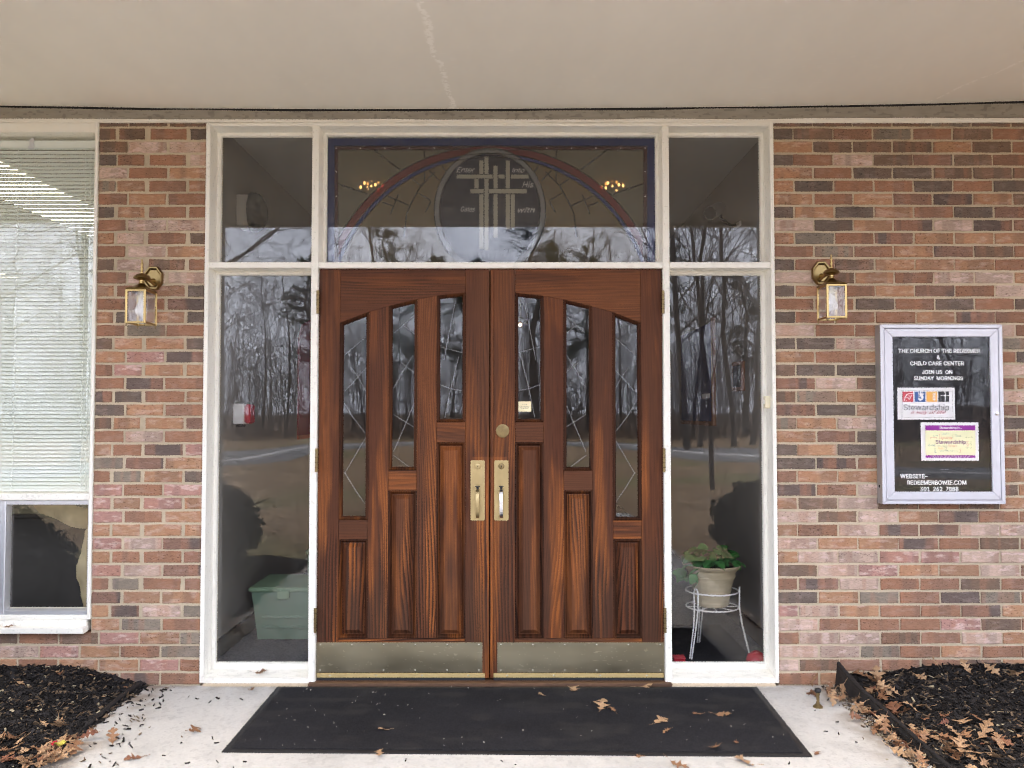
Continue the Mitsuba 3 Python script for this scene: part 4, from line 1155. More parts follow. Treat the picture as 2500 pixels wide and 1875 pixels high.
lm = struct('lobby_mat', box(0.83, 1.33, 0.28, 1.1, LZ0 + 0.0005, LZ0 + 0.008, 0.002), 'm_mat', 'dark mat on the lobby carpet')

# ---------------------------------------------------------------- plant stand, pot and pothos
PX, PY = 1.135, 0.47
st = thing('plant_stand', 'white wire plant stand with three bent legs behind the right sidelight', 'plant stand')
ring = lambda r, z: [(PX + r * math.cos(a), PY + r * math.sin(a), z) for a in np.linspace(0, 2 * np.pi, 33)]
add('ring', tube(ring(0.145, 0.295), 0.0042, 8, False), 'm_white_metal', st, smooth=True)
add('ring', tube(ring(0.148, 0.385), 0.0042, 8, False), 'm_white_metal', st, smooth=True)
for a in (math.radians(222), math.radians(-18), math.radians(100)):
    ca, sa_ = math.cos(a), math.sin(a)
    P = lambda r, z, o=0: (PX + r * ca - o * sa_, PY + r * sa_ + o * ca, z)
    leg = [P(0.205, LZ0 + 0.002, -.006), P(0.165, 0.20, -.008), P(0.150, 0.30, -.012), P(0.152, 0.39, -.014), P(0.153, 0.412, -0.006), P(0.153, 0.412, 0.006), P(0.152, 0.39, .014), P(0.150, 0.30, .012), P(0.165, 0.20, .008), P(0.205, LZ0 + 0.002, .006)]
    add('leg', tube(leg, 0.0042, 8), 'm_white_metal', st, smooth=50)
for a in np.linspace(0, np.pi, 5)[:-1]:
    add('cross_wire', tube([(PX - .145 * math.cos(a), PY - .145 * math.sin(a), .293), (PX + .145 * math.cos(a), PY + .145 * math.sin(a), .293)], 0.0025, 6), 'm_white_metal', st)
pot = thing('plant_pot', 'tan glazed flower pot with a flared rim on the white stand', 'flower pot')
add('body', lathe([(0.0, .302), (0.085, .302), (0.092, .312), (0.108, .40), (0.128, .475), (0.131, .49), (0.134, .492), (0.136, .505)], 40, (PX, PY, 0)), 'm_terracotta', pot, smooth=50)
add('rim', lathe([(0.136, .505), (0.150, .512), (0.162, .525), (0.165, .532), (0.160, .536), (0.148, .530), (0.140, .515)], 40, (PX, PY, 0)), 'm_terracotta', pot, smooth=50)
add('band', lathe([(0.1265, .462), (0.1305, .465), (0.1315, .470), (0.129, .473)], 40, (PX, PY, 0)), 'm_terracotta', pot, smooth=50)
add('band', lathe([(0.0935, .318), (0.0965, .321), (0.0975, .326), (0.0955, .329)], 40, (PX, PY, 0)), 'm_terracotta', pot, smooth=50)
add('soil', lathe([(0.0, .512), (0.139, .512)], 30, (PX, PY, 0)), 'm_soil', pot)
pl = thing('pothos_plant', 'glossy green pothos trailing over the rim of the tan pot', 'plant')
g_ = np.random.default_rng(17)


def heart_leaf(L, g):
    """A heart-shaped leaf with a folded midrib, tip along +x."""
    s = np.linspace(0, 1, 8)
    wd = L * 0.46 * np.sin(np.pi * s ** 0.62) ** 0.8
    wd[0] = L * 0.10
    v = []
    for si, w_ in zip(s, wd):
        zc = -0.22 * L * si ** 2
        v += [(L * si - (0.12 * L if si == 0 else 0), -w_, zc + w_ * 0.25), (L * si, 0, zc), (L * si - (0.12 * L if si == 0 else 0), w_, zc + w_ * 0.25)]
    f = []
    for i in range(7):
        for j in (0, 1):
            a = i * 3 + j
            f += [(a, a + 3, a + 4), (a, a + 4, a + 1)]
    return trimesh.Trimesh(np.array(v), np.array(f), process=False)


for i in range(74):
    a = g_.uniform(0, 2 * np.pi) if i < 64 else g_.uniform(math.radians(190), math.radians(240))
    r = g_.uniform(0.02, 0.15) if i < 64 else 0.165
    z = 0.555 + g_.uniform(-0.01, 0.085) * (1 - r / 0.25) if i < 64 else 0.545 - 0.011 * (i - 64)
    base = np.array([PX + r * math.cos(a), PY + r * math.sin(a), z])
    m = heart_leaf(g_.uniform(0.045, 0.078), g_)
    R = trimesh.transformations.euler_matrix(g_.normal(0, 0.5), g_.uniform(-0.5, 0.9), a + g_.normal(0, 0.6))
    m.apply_transform(R); m.apply_translation(base)
    add('leaf', m, 'm_pothos', pl, smooth=True)
    if i % 3 == 0:
        root = (PX + 0.03 * math.cos(a), PY + 0.03 * math.sin(a), 0.514)
        add('stem', tube([root, ((root[0] + base[0]) / 2, (root[1] + base[1]) / 2, base[2] * .5 + .27), tuple(base)], 0.0022, 5), 'm_pothos', pl)

# things just inside the left window
cb = thing('cabinet', 'added dark block close behind the lower left window pane, keeping its view dark', 'cabinet')  # added backing that keeps the view through the lower pane dark
add('carcass', box(-3.6, -2.0, 0.42, 0.9, 0.021, 0.80, 0.004), 'm_room_dark', cb)
add('top', box(-3.62, -1.98, 0.40, 0.92, 0.8005, 0.825, 0.003), 'm_room_dark', cb)
bg = thing('paper_bag', 'crumpled brown paper bag behind the lower left window pane', 'bag')
g_ = np.random.default_rng(8)
m = trimesh.creation.icosphere(4, 1.0)
v = m.vertices
n_ = meshkit.fbm(v * 2.3 + 5, 4, 3)[:, None]
v = v * (0.78 + 0.5 * n_) * [0.13, 0.075, 0.30] + [-2.235, 0.30, 0.52]
v[:, 2] = np.maximum(v[:, 2], 0.27)
m.vertices = v
add('body', m, 'm_bag', bg, smooth=25)
m2, _ = grid(24, 6, lambda u, v: np.stack([-2.60 + 0.37 * u, 0.24 + 0.06 * v + 0.02 * np.sin(u * 9), 0.89 - 0.12 * v * (0.4 + u * (1 - u) * 3) + 0.03 * np.sin(u * 5)], 1))
add('folded_top', m2, 'm_bag', bg, smooth=True)

# ================================================================== THINGS ON THE WALL
# ---------------------------------------------------------------- notice board
YN = -0.062


def N(px, py, Y=YN):
    return W(px, py, Y)


xa, xb = N(2151.5, 1010)[0], N(2451, 1010)[0]
za, zb = N(2300, 1231)[1], N(2300, 792)[1]
nb = thing('notice_board', 'silver framed glazed notice board with white letters on black, right of the entrance', 'notice board')
add('case', cat([box(xa, xa + 0.012, YN + 0.002, -0.001, za, zb), box(xb - 0.012, xb, YN + 0.002, -0.001, za, zb), box(xa + .0122, xb - .0122, YN + 0.002, -0.001, za, za + .012), box(xa + .0122, xb - .0122, YN + 0.002, -0.001, zb - .012, zb), box(xa + .0123, xb - .0123, -0.006, -0.0012, za + .0122, zb - .0122)]), 'm_case_side', nb)


def mitred(x0, x1, z0, z1, w, y0, y1, parent, name, mat, b=0.003):
    """Four mitred frame members."""
    o = [(x0, z0), (x1, z0), (x1, z1), (x0, z1)]
    i = [(x0 + w, z0 + w), (x1 - w, z0 + w), (x1 - w, z1 - w), (x0 + w, z1 - w)]
    for k in range(4):
        p = sg.Polygon([o[k], o[(k + 1) % 4], i[(k + 1) % 4], i[k]]).buffer(-0.0005)
        c4 = np.array(p.exterior.coords[:-1])
        if sg.LinearRing(c4).is_ccw is False: c4 = c4[::-1]
        add(name, loft([at_y(c4, y1), at_y(c4, y0 + b * .5), at_y(inset(c4, b * .6), y0)]), mat, parent)


mitred(xa, xb, za, zb, 0.020, YN - 0.002, -0.004, nb, 'outer_frame', 'm_case')
dx0, dx1, dz0, dz1 = xa + 0.0215, xb - 0.0215, za + 0.0215, zb - 0.0215
dz0 = za + 0.0215
dw = 0.042
dk_ = add('glazed_door', box(dx0 + 0.01, dx0 + 0.0105, YN + 0.01, YN + 0.0105, dz0 + .01, dz0 + .0105), 'm_case', nb)
mitred(dx0, dx1, dz0, dz1, dw, YN - 0.001, YN + 0.012, dk_, 'door_rail', 'm_case', 0.004)
gx0, gx1, gz0, gz1 = dx0 + dw, dx1 - dw, dz0 + dw, dz1 - dw
add('pane', pane_mesh(gx0 - 0.004, gx1 + 0.004, gz0 - 0.004, gz1 + 0.004, YN + 0.009, 31, 0.0007, 3.0), 'm_acrylic', dk_, smooth=True)
add('letter_panel', box(dx0, dx1, YN + 0.032, YN + 0.036, dz0, dz1), 'm_letterboard', nb)
lx, lz = N(2433, 1010)
lk = add('lock', lathe([(0.0, 0.006), (0.005, 0.0065), (0.009, 0.005), (0.010, 0.0)], 18, (lx, YN - 0.0011, lz), '-y'), 'm_steel', dk_, smooth=40)
add('rivet', lathe([(0.0, 0.004), (0.006, 0.003), (0.008, 0.0)], 14, (0, 0, 0)).apply_transform(trimesh.transformations.rotation_matrix(-math.pi / 2, (0, 1, 0))).apply_translation((xa - 0.0002, -0.03, N(2150, 1188)[1])), 'm_black', nb)
YL = YN + 0.0315


def nz(x, y):          # the zoomed crop of the board that was measured -> its letter plane
    return N(2120 + x / 3.5286, 780 + y / 3.5286, YL)


for s, xl, xr, yb, hh in (('THE CHURCH OF THE REDEEMER', 258, 963, 287, 34), ('&', 590, 617, 341, 33), ('CHILD CARE CENTER', 360, 824, 394, 33), ('JOIN US  ON', 462, 722, 469, 33), ('SUNDAY  MORNINGS', 393, 815, 522, 33), ('WEBSITE–', 275, 512, 1367, 36),
                          ('REDEEMERBOWIE.COM', 335, 843, 1422, 35), ('301  262  7888', 447, 775, 1477, 35)):
    p, q = nz(xl, yb), nz(xr, yb)
    add('letters', text(s, p[0], q[0], p[1], hh / 3.5286 / 478 * 0.98, YL, 0.0015, True), 'm_white_letter', nb, label=f'white letters reading {" ".join(s.split())}')


def poster(x0, y0, x1, y1, label):
    k = thing('paper_notice', label, 'notice')
    p, q = nz(x0, y1), nz(x1, y0)
    m, _ = grid(10, 6, lambda u, v: np.stack([p[0] + (q[0] - p[0]) * u, YL - 0.0008 - 0.0022 * np.abs(np.sin(u * 3.0)) * np.abs(2 * v - 1), p[1] + (q[1] - p[1]) * v], 1))
    add('paper', m, 'm_paper', k, smooth=True)
    return k


YP = YL - 0.0042


def pbox(k, x0, y0, x1, y1, mat, name, y=YP, dpt=0.0003):
    a, b = nz(x0, y1), nz(x1, y0)
    return add(name, box(a[0], b[0], y - dpt, y, a[1], b[1]), mat, k)


def ppoly(k, pts, mat, name, y=YP - 0.0005):
    poly = sg.Polygon([nz(*p) for p in pts]).buffer(0)
    return add(name, extrude(poly, y - 0.0002, y), mat, k)


def pline(k, pts, w, mat, name, y=YP - 0.0005):
    ln = sg.LineString([nz(*p) for p in pts]).buffer(w / 3.5286 / 478 / 2, quad_segs=3)
    return add(name, extrude(ln, y - 0.0002, y), mat, k)


def ptext(k, s, xl, xr, yb, hh, mat, bold=False, shear=0.0, y=YP):
    p, q = nz(xl, yb), nz(xr, yb)
    return add('lettering', text(s, p[0], q[0], p[1], hh / 3.5286 / 478, y, 0.0003, bold, shear), mat, k)


po = poster(252, 588, 742, 862, 'white Stewardship notice with four coloured squares, upper sheet in the notice board')
sq = [(292, 'red'), (396, 'navy'), (498, 'gold'), (600, 'ink')]
for x, c_ in sq:
    pbox(po, x, 622, x + 90, 709, 'm_print_' + c_, 'square')
pline(po, [(308 + 0, 700), (312, 670), (330, 645), (352, 636), (381, 640)], 5, 'm_paper', 'clock_face')
pline(po, [(333, 668), (350, 690), (368, 652)], 5, 'm_paper', 'clock_hands')
for a, b in (((322, 700), (326, 696)), ((326, 672), (330, 675)), ((345, 655), (347, 660))): pline(po, [a, b], 4, 'm_paper', 'clock_tick')
for x_, y_ in ((430, 632), (446, 628), (460, 630), (472, 640)):           # the pale hand: palm and fingers
    pline(po, [(446, 672), (x_, y_)], 9, 'm_paper', 'hand_shape')
ppoly(po, [(425, 660), (455, 650), (472, 662), (466, 690), (440, 702), (428, 690)], 'm_paper', 'hand_shape')
for x_, y_ in ((416, 668), (420, 655), (436, 650)): pline(po, [(450, 682), (x_, y_)], 5, 'm_print_navy', 'hand_shape', YP - 0.001)
for j in range(5):
    for s_ in (-1, 1):
        ppoly(po, [(562, 700 - j * 13), (562 + s_ * 11, 690 - j * 13), (562 + s_ * 13, 680 - j * 13), (562 + s_ * 3, 690 - j * 13)], 'm_paper', 'wheat_grain')
pline(po, [(562, 706), (562, 638)], 2.5, 'm_paper', 'wheat_stalk')
pbox(po, 655, 622, 661, 709, 'm_paper', 'cross_bar', YP - 0.0006); pbox(po, 618, 651, 690, 657, 'm_paper', 'cross_bar', YP - 0.0006)
ptext(po, 'Stewardship', 300, 694, 781, 50, 'm_print_grey_ink')
ptext(po, 'a way of life', 362, 662, 812, 26, 'm_print_maroon', False, 0.5)
for a, b in (((278, 612), (722, 618)), ((722, 612), (716, 846)), ((284, 842), (732, 846)), ((288, 606), (286, 850))): pline(po, [a, b], 1.6, 'm_print_grey_ink', 'drawn_line')
p2 = poster(455, 886, 946, 1216, 'cream notice with purple header and word cloud, lower in the notice board')
pbox(p2, 487, 912, 916, 954, 'm_print_purple', 'header')
pbox(p2, 490, 955, 917, 1168, 'm_print_cream', 'field')
pbox(p2, 490, 1169, 917, 1191, 'm_print_purple', 'footer')
ptext(p2, 'Stewardship is...', 608, 802, 942, 20, 'm_paper', True, y=YP - 0.0004)
ptext(p2, 'Stewardship', 576, 838, 1071, 32, 'm_print_plum', True, y=YP - 0.0004)
for s, xl, xr, yb, hh, mt in (('giving', 622, 715, 1030, 22, 'coral'), ('TALENT', 684, 757, 1099, 17, 'coral'), ('Time', 740, 795, 1010, 17, 'teal'), ('ASKING', 510, 578, 1092, 13, 'teal'), ('offering', 590, 655, 1096, 13, 'olive'), ('service', 835, 890, 1108, 10, 'olive'),
                              ('God', 555, 594, 1006, 9, 'teal'), ('generosity', 524, 592, 1022, 10, 'coral'), ('support', 622, 690, 990, 10, 'teal'), ('faith', 596, 640, 1116, 13, 'gold'), ('sharing', 610, 690, 1136, 10, 'teal'), ('caring', 700, 772, 1136, 10, 'teal'), ('church', 830, 895, 1018, 9, 'olive')):
    ptext(p2, s, xl, xr, yb, hh, 'm_print_' + mt, False, y=YP - 0.0004)


def vtext(k, s, x, yb, hh, mat):
    p = nz(x, yb)
    m = text(s, p[0], None, p[1], hh / 3.5286 / 478, YP - 0.0004, 0.0003, False, 0, math.pi / 2)
    return add('lettering', m, mat, k)


for s, x, yb, hh, mt in (('LOVE', 858, 1094, 14, 'coral'), ('GIFT', 580, 1148, 13, 'teal'), ('gifts', 882, 1082, 11, 'olive'), ('giving', 672, 1130, 12, 'ink'), ('prayer', 612, 1030, 10, 'coral'), ('thanks', 728, 1030, 10, 'olive'), ('heart', 792, 1145, 10, 'coral')):
    vtext(p2, s, x, yb, hh, 'm_print_' + mt)
ptext(p2, '...all that we have and all that we are', 525, 872, 1186, 8, 'm_paper', False, y=YP - 0.0004)
tc = thing('paper_tab', 'tiny pale paper tab low in the notice board above the website line', 'tab')
pbox(tc, 618, 1289, 694, 1293, 'm_print_grey_ink', 'strip', YL - 0.0004)


# ---------------------------------------------------------------- wall lanterns
def lantern(cx, label, s, dz):
    """s = +1: the wall plate's scroll curls to the right in the picture."""
    k = thing('wall_lantern', label, 'lantern', None)
    hw, y0, y1 = 0.0455, -0.215, -0.085
    yc = (y0 + y1) / 2
    z0, z1 = W(342, 789, y0)[1] + dz, W(342, 706, y0)[1] + dz
    ztip = W(342, 633, yc)[1] + dz
    t = 0.0050
    bars = []
    for x in (cx - hw, cx + hw):
        for y in (y0, y1):
            bars.append(box(x - t, x + t, y - t, y + t, z0, z1, 0.001))
    for z in (z0 + t, z1 - t):
        for y in (y0, y1):
            bars.append(box(cx - hw + t + .0002, cx + hw - t - .0002, y - t * .9, y + t * .9, z - t * .9, z + t * .9, 0.001))
        for x in (cx - hw, cx + hw):
            bars.append(box(x - t * .9, x + t * .9, y0 + t + .0002, y1 - t - .0002, z - t * .9, z + t * .9, 0.001))
    add('cage', cat(bars), 'm_brass', k)
    for x in (cx - hw, cx + hw):
        for y in (y0, y1):
            add('foot', lathe([(0.0, -0.014), (0.0035, -0.012), (0.0045, -0.008), (0.0025, -0.004), (0.004, 0.0)], 10, (x, y, z0)), 'm_brass_old', k, smooth=True)
    for (xx0, xx1, yy0, yy1) in ((cx - hw + t, cx + hw - t, y0, y0), (cx - hw, cx - hw, y0 + t, y1 - t), (cx + hw, cx + hw, y0 + t, y1 - t), (cx - hw + t, cx + hw - t, y1, y1)):
        v = np.array([(xx0, yy0, z0 + 2 * t), (xx1, yy1, z0 + 2 * t), (xx1, yy1, z1 - 2 * t), (xx0, yy0, z1 - 2 * t)])
        add('pane', trimesh.Trimesh(v, [(0, 1, 2), (0, 2, 3)], process=False), 'm_lamp_glass', k)
    # flared roof: square at the eaves, round at the neck
    rings = []
    n = 32
    ang = np.arange(n) * 2 * np.pi / n
    for f, z, r in ((1.0, z1 + 0.0003, 1.0), (0.9, z1 + 0.008, 0.96), (0.45, z1 + 0.018, 0.70), (0.1, z1 + 0.030, 0.42), (0.0, z1 + 0.036, 0.30)):
        sqx = np.clip(np.cos(ang) * 1.42, -1, 1) * (hw + 0.006)
        sqy = np.clip(np.sin(ang) * 1.42, -1, 1) * ((y1 - y0) / 2 + 0.006)
        ex = np.cos(ang) * (hw + 0.004)
        ey = np.sin(ang) * (hw + 0.004 + (f * 0.02))
        rings.append(np.stack([cx + r * (f * sqx + (1 - f) * ex), yc + r * (f * sqy + (1 - f) * ey), np.full(n, z)], 1))
    add('roof', loft(rings), 'm_brass_aged', k, smooth=30)
    zb_ = z1 + 0.035
    add('neck', lathe([(0.015, 0), (0.011, 0.004), (0.014, 0.009), (0.010, 0.013), (0.013, 0.018), (0.010, 0.022)], 20, (cx, yc, zb_)), 'm_brass', k, smooth=True)
    add('cap', lathe([(0.0, 0.019), (0.022, 0.020), (0.036, 0.026), (0.040, 0.030), (0.039, 0.034), (0.026, 0.047), (0.010, 0.054), (0.0, 0.055)], 28, (cx, yc, zb_)), 'm_brass_aged', k, smooth=50)
    h = ztip - (zb_ + 0.053)
    add('finial', lathe([(0.006, 0), (0.0075, 0.1 * h), (0.0045, 0.2 * h), (0.006, 0.3 * h), (0.0068, 0.42 * h), (0.004, 0.52 * h), (0.0062, 0.62 * h), (0.0058, 0.72 * h), (0.003, 0.8 * h), (0.0052, 0.9 * h), (0.003, 0.98 * h), (0.0, h)], 16, (cx, yc, zb_ + 0.053)), 'm_brass', k, smooth=True)
    # octagonal wall plate with a raised rim
    zp_ = W(371, 679, -0.01)[1] + dz
    a8 = np.arange(8) * np.pi / 4 + np.pi / 8
    o = np.stack([np.cos(a8) * 0.052, np.sin(a8) * 0.066], 1)
    rg = lambda f, y: np.stack([cx + o[:, 0] * f, np.full(8, y), zp_ + o[:, 1] * f], 1)
    add('wall_plate', loft([rg(1.0, -0.0005), rg(1.0, -0.012), rg(0.93, -0.022), rg(0.82, -0.022), rg(0.74, -0.012), rg(0.68, -0.010)]), 'm_brass_aged', k)
    add('arm', tube([(cx, -0.011, zp_ - 0.012), (cx, -0.05, zp_ - 0.022), (cx, -0.075, zp_ - 0.004), (cx, -0.095, zb_ + 0.028), (cx, -0.12, zb_ + 0.032), (cx, yc, zb_ + 0.022)], [0.011, 0.009, 0.0085, 0.008, 0.008, 0.007], 12), 'm_brass', k, smooth=50)
    add('scroll', tube([(cx + s * 0.012, -0.020, zp_ - 0.040), (cx + s * 0.010, -0.055, zp_ - 0.030), (cx + s * 0.004, -0.085, zp_ - 0.012), (cx, -0.098, zp_ - 0.016), (cx, -0.092, zp_ - 0.026)], [0.006, 0.006, 0.0055, 0.005, 0.004], 10), 'm_brass', k, smooth=True)
    add('socket', lathe([(0.015, 0.0), (0.015, -0.018), (0.018, -0.02), (0.018, -0.026), (0.015, -0.028), (0.015, -0.036)], 20, (cx, yc, z1 - 0.002)), 'm_doorbell', k, smooth=40)
    zt = z1 - 0.038
    add('bulb', lathe([(0.013, 0.0), (0.014, -0.010), (0.020, -0.030), (0.028, -0.050), (0.030, -0.062), (0.027, -0.076), (0.016, -0.088), (0.0, -0.092)], 24, (cx, yc, zt)), 'm_bulb', k, smooth=True)
    return k


lantern(-1.858, 'polished brass wall lantern on the brick pier left of the entrance', 1, 0.0)
lantern(1.603, 'polished brass wall lantern on the brick wall right of the entrance above the notice board', -1, 0.026)

# ================================================================== GROUND IN FRONT OF THE WALL
dm = thing('door_mat', 'long black ribbed entrance mat lying before the double doors', 'door mat')
mat_poly = sg.Polygon([(-1.188, 0.005 - 0.045), (1.238, -0.045), (1.212, -0.915), (-1.187, -0.868)])
add('pile', extrude_z(mat_poly.buffer(-0.03), 0.0005, 0.0095), 'm_mat', dm)
add('border', extrude_z(mat_poly.difference(mat_poly.buffer(-0.0302)), 0.0005, 0.0055), 'm_rubber', dm)
sm, _ = grid(3, 1, lambda u, v: np.stack([u, v, 0 * u], 1))

# mulch beds
g_ = np.random.default_rng(31)


def bed_height(x, y, s):
    """Height of the mulch: d = distance from the edge of the bed."""
    d = (-1.86 - x) if s < 0 else (x - 1.68)
    h = 0.105 * np.clip(d / 0.42, 0, 1) ** 0.8 if s < 0 else 0.022 + 0.03 * np.clip(1 + y / 0.5, 0, 1) + 0.055 * np.clip(d / 0.5, 0, 1)
    return h * (0.55 + 0.45 * np.clip(1 + y / 1.6, 0, 1)) + 0.025 * (meshkit.fbm(np.stack([x * 7, y * 7, 0 * x], -1), 3, 4) - 0.5) - 0.004


def chips(n, xr, yr, s, sizes, dark=1.0, hfn=bed_height, lift=0.002):
    x, y = g_.uniform(*xr, n), g_.uniform(*yr, n)
    z = hfn(x, y, s) + lift
    L = g_.uniform(*sizes, n); w = L * g_.uniform(0.14, 0.42, n); t = g_.uniform(0.0015, 0.005, n)
    yaw, pit, rol = g_.uniform(0, np.pi, n), g_.normal(0, 0.35, n), g_.normal(0, 0.5, n)
    u = np.stack([np.cos(yaw) * np.cos(pit), np.sin(yaw) * np.cos(pit), np.sin(pit)], 1)
    s0 = np.stack([-np.sin(yaw), np.cos(yaw), 0 * yaw], 1)
    nn = np.cross(u, s0)
    sd = s0 * np.cos(rol)[:, None] + nn * np.sin(rol)[:, None]
    nn = np.cross(u, sd)
    c = np.stack([x, y, z], 1)
    cor = [(-1, -1, -1), (1, -.7, -1), (1, .8, -1), (-1, 1, -1), (-1, -1, 1), (1, -.7, 1), (1, .8, 1), (-1, 1, 1)]
    v = np.stack([c + u * (L / 2 * a)[:, None] + sd * (w / 2 * b)[:, None] + nn * (t / 2 * e)[:, None] for a, b, e in cor], 1)
    F = np.array([(0, 2, 1), (0, 3, 2), (4, 5, 6), (4, 6, 7), (0, 1, 5), (0, 5, 4), (1, 2, 6), (1, 6, 5), (2, 3, 7), (2, 7, 6), (3, 0, 4), (3, 4, 7)])
    f = (F[None] + 8 * np.arange(n)[:, None, None]).reshape(-1, 3)
    base = np.array([0.009, 0.008, 0.008]) * g_.uniform(0.4, 3.4, n)[:, None] ** 1.0 * g_.uniform(0.5, 1, n)[:, None]
    r = g_.random(n)
    base = np.where((r < 0.11 * dark)[:, None], np.array([0.10, 0.07, 0.045]) * g_.uniform(0.6, 1.4, n)[:, None], base)
    base = np.where((r > 1 - 0.012 * dark)[:, None], np.array([0.32, 0.27, 0.18]), base)
    return trimesh.Trimesh(v.reshape(-1, 3), f, process=False), np.repeat(base, 8, 0)


for s, side in ((-1, 'left'), (1, 'right')):
    xe, xo = (-1.86, -4.4) if s < 0 else (1.68, 4.4)
    m, _ = grid(70, 60, lambda u, v: np.stack([xe + (xo - xe) * u ** 1.5, -0.002 - 3.4 * v ** 1.3, bed_height(xe + (xo - xe) * u ** 1.5, -0.002 - 3.4 * v ** 1.3, s)], 1))
    if s > 0: m.invert()
    add('mulch_bed', m, 'm_soil', None, smooth=True)
    labels[list(scene)[-1]] = {'kind': 'structure', 'label': f'{side} planting bed of dark soil'}
    cm, cc = chips(9000, (-2.75, -1.85) if s < 0 else (1.675, 2.75), (-1.35, -0.008), s, (0.012, 0.055))
    cm2, cc2 = chips(2600, (-4.2, -2.7) if s < 0 else (2.7, 4.2), (-3.0, -0.01), s, (0.03, 0.08))
    tag(add('mulch', cat([cm, cm2]), 'm_vertex', color=np.vstack([cc, cc2])), f'black shredded bark mulch in the bed {side} of the walk', 'mulch', kind='stuff')

# scraps of mulch on the concrete, pale crumbs on the mat
flat = lambda z0: (lambda x, y, s: 0 * x + z0)
ma, ca = chips(26, (-1.85, -1.15), (-1.15, -0.05), -1, (0.008, 0.036), 1.0, flat(0.001))
mb, cb_ = chips(80, (-1.90, -1.72), (-1.20, -0.03), -1, (0.005, 0.030), 2.0, flat(0.003))
mb.vertices[:, 0] = mb.vertices[:, 0] * (1 - 0.10 * np.clip(-mb.vertices[:, 1], 0, 1))
mc, cc_ = chips(16, (1.22, 1.62), (-1.15, -0.03), 1, (0.006, 0.024), 1.0, flat(0.001))
md, cd = chips(14, (-1.2, 1.3), (-1.10, -0.93), 1, (0.006, 0.022), 1.0, flat(0.001))
me_, ce = chips(900, (1.57, 1.66), (-1.2, -0.02), 1, (0.004, 0.017), 6.0, flat(0.002))
tag(add('mulch_scraps', cat([ma, mb, mc, md, me_]), 'm_vertex', color=np.vstack([ca, cb_, cc_, cd, ce])), 'small dark scraps of bark strewn over the pale concrete', 'mulch scraps', kind='stuff')
mp, cp = chips(95, (-1.15, 1.2), (-0.86, -0.06), 1, (0.002, 0.010), 1.0, flat(0.0102))
cp = np.clip(np.repeat(g_.uniform(0.04, 0.3, 95)[:, None] * np.array([[1, 0.92, 0.8]]), 8, 0), 0, 1)
tag(add('crumbs', mp, 'm_vertex', color=cp), 'pale crumbs and grit scattered on the black mat', 'crumbs', kind='stuff')

# edging
ed = thing('garden_edging', 'black plastic lawn edging with a raised pointed end along the right bed', 'edging')
ys = np.linspace(-0.03, -3.2, 40)
top = np.interp(ys, [-3.2, -1.0, -0.6, -0.28, -0.07, -0.03], [0.012, 0.024, 0.040, 0.066, 0.106, 0.118])
xe_ = 1.668 + 0.02 * (meshkit.fbm(np.stack([ys * 1.2, 0 * ys, 0 * ys], 1), 3, 2) - .5) - 0.025 * np.clip(1 + ys / 0.5, 0, 1)
lean = 0.018
v = np.vstack([np.stack([xe_ + dx, ys, z], 1) for dx, z in ((-0.008, 0 * ys - 0.03), (-0.008 + lean, top), (0.004 + lean, top + 0.001), (0.006, 0 * ys - 0.03))])
n = len(ys)
f = []
for a, b in ((0, 1), (1, 2), (2, 3)):
    for i in range(n - 1):
        f += [(a * n + i, a * n + i + 1, b * n + i + 1), (a * n + i, b * n + i + 1, b * n + i)]
f += [(0, n, 2 * n), (0, 2 * n, 3 * n)]
add('strip', trimesh.Trimesh(v, np.array(f), process=False), 'm_rubber', ed)
add('top_bead', tube(np.stack([xe_ + lean - 0.002, ys, top], 1), 0.010, 8), 'm_rubber', ed, smooth=50)
ed2 = thing('garden_edging', 'low dark edging half buried between the left bed and the walk', 'edging')
pts = [(-1.885 + 0.012 * math.sin(y * 7), y, 0.006 + 0.012 * math.exp(y * 3)) for y in np.linspace(-0.04, -1.0, 14)]
add('strip', tube(pts, np.linspace(0.016, 0.007, 14), 7), 'm_rubber', ed2, smooth=50)
add('end_cap', tube([(pts[0][0], pts[0][1] + 0.012, pts[0][2]), pts[0]], [0.017, 0.018], 7), 'm_rubber', ed2)

cw = thing('candy_wrapper', 'crumpled yellow and red candy wrapper among the leaves at the lower left', 'wrapper')
wx, wy = G(147, 1821, 0.03)
m, _ = grid(8, 4, lambda u, v: np.stack([wx - 0.02 + 0.04 * u, wy + 0.035 * (v - .5), 0.040 + 0.006 * np.sin(u * 6 + v * 5) + 0.006 * np.cos(v * 9)], 1))
add('foil', m, 'm_print_wrapper', cw)
m, _ = grid(4, 3, lambda u, v: np.stack([wx - 0.032 + 0.011 * u, wy + 0.03 * (v - .5), 0.042 + 0.006 * np.sin(u * 7 + v * 9)], 1))
add('twisted_end', m, 'm_print_red', cw)

# brass door stop
dx_, dy_ = G(1997, 1727)
ds = thing('door_stop', 'small tarnished brass door stop standing on the concrete right of the mat', 'door stop')
add('base', lathe([(0.0, 0.0005), (0.022, 0.0005), (0.022, 0.006), (0.015, 0.012), (0.009, 0.018)], 20, (dx_, dy_, 0)), 'm_brass_old', ds, smooth=45)
add('stem', lathe([(0.009, 0.018), (0.007, 0.030), (0.0075, 0.050), (0.009, 0.066), (0.012, 0.070)], 20, (dx_, dy_, 0)), 'm_brass_old', ds, smooth=45)
add('bumper', lathe([(0.012, 0.0702), (0.015, 0.074), (0.015, 0.084), (0.011, 0.088), (0.0, 0.089)], 20, (dx_, dy_, 0)), 'm_black', ds, smooth=45)


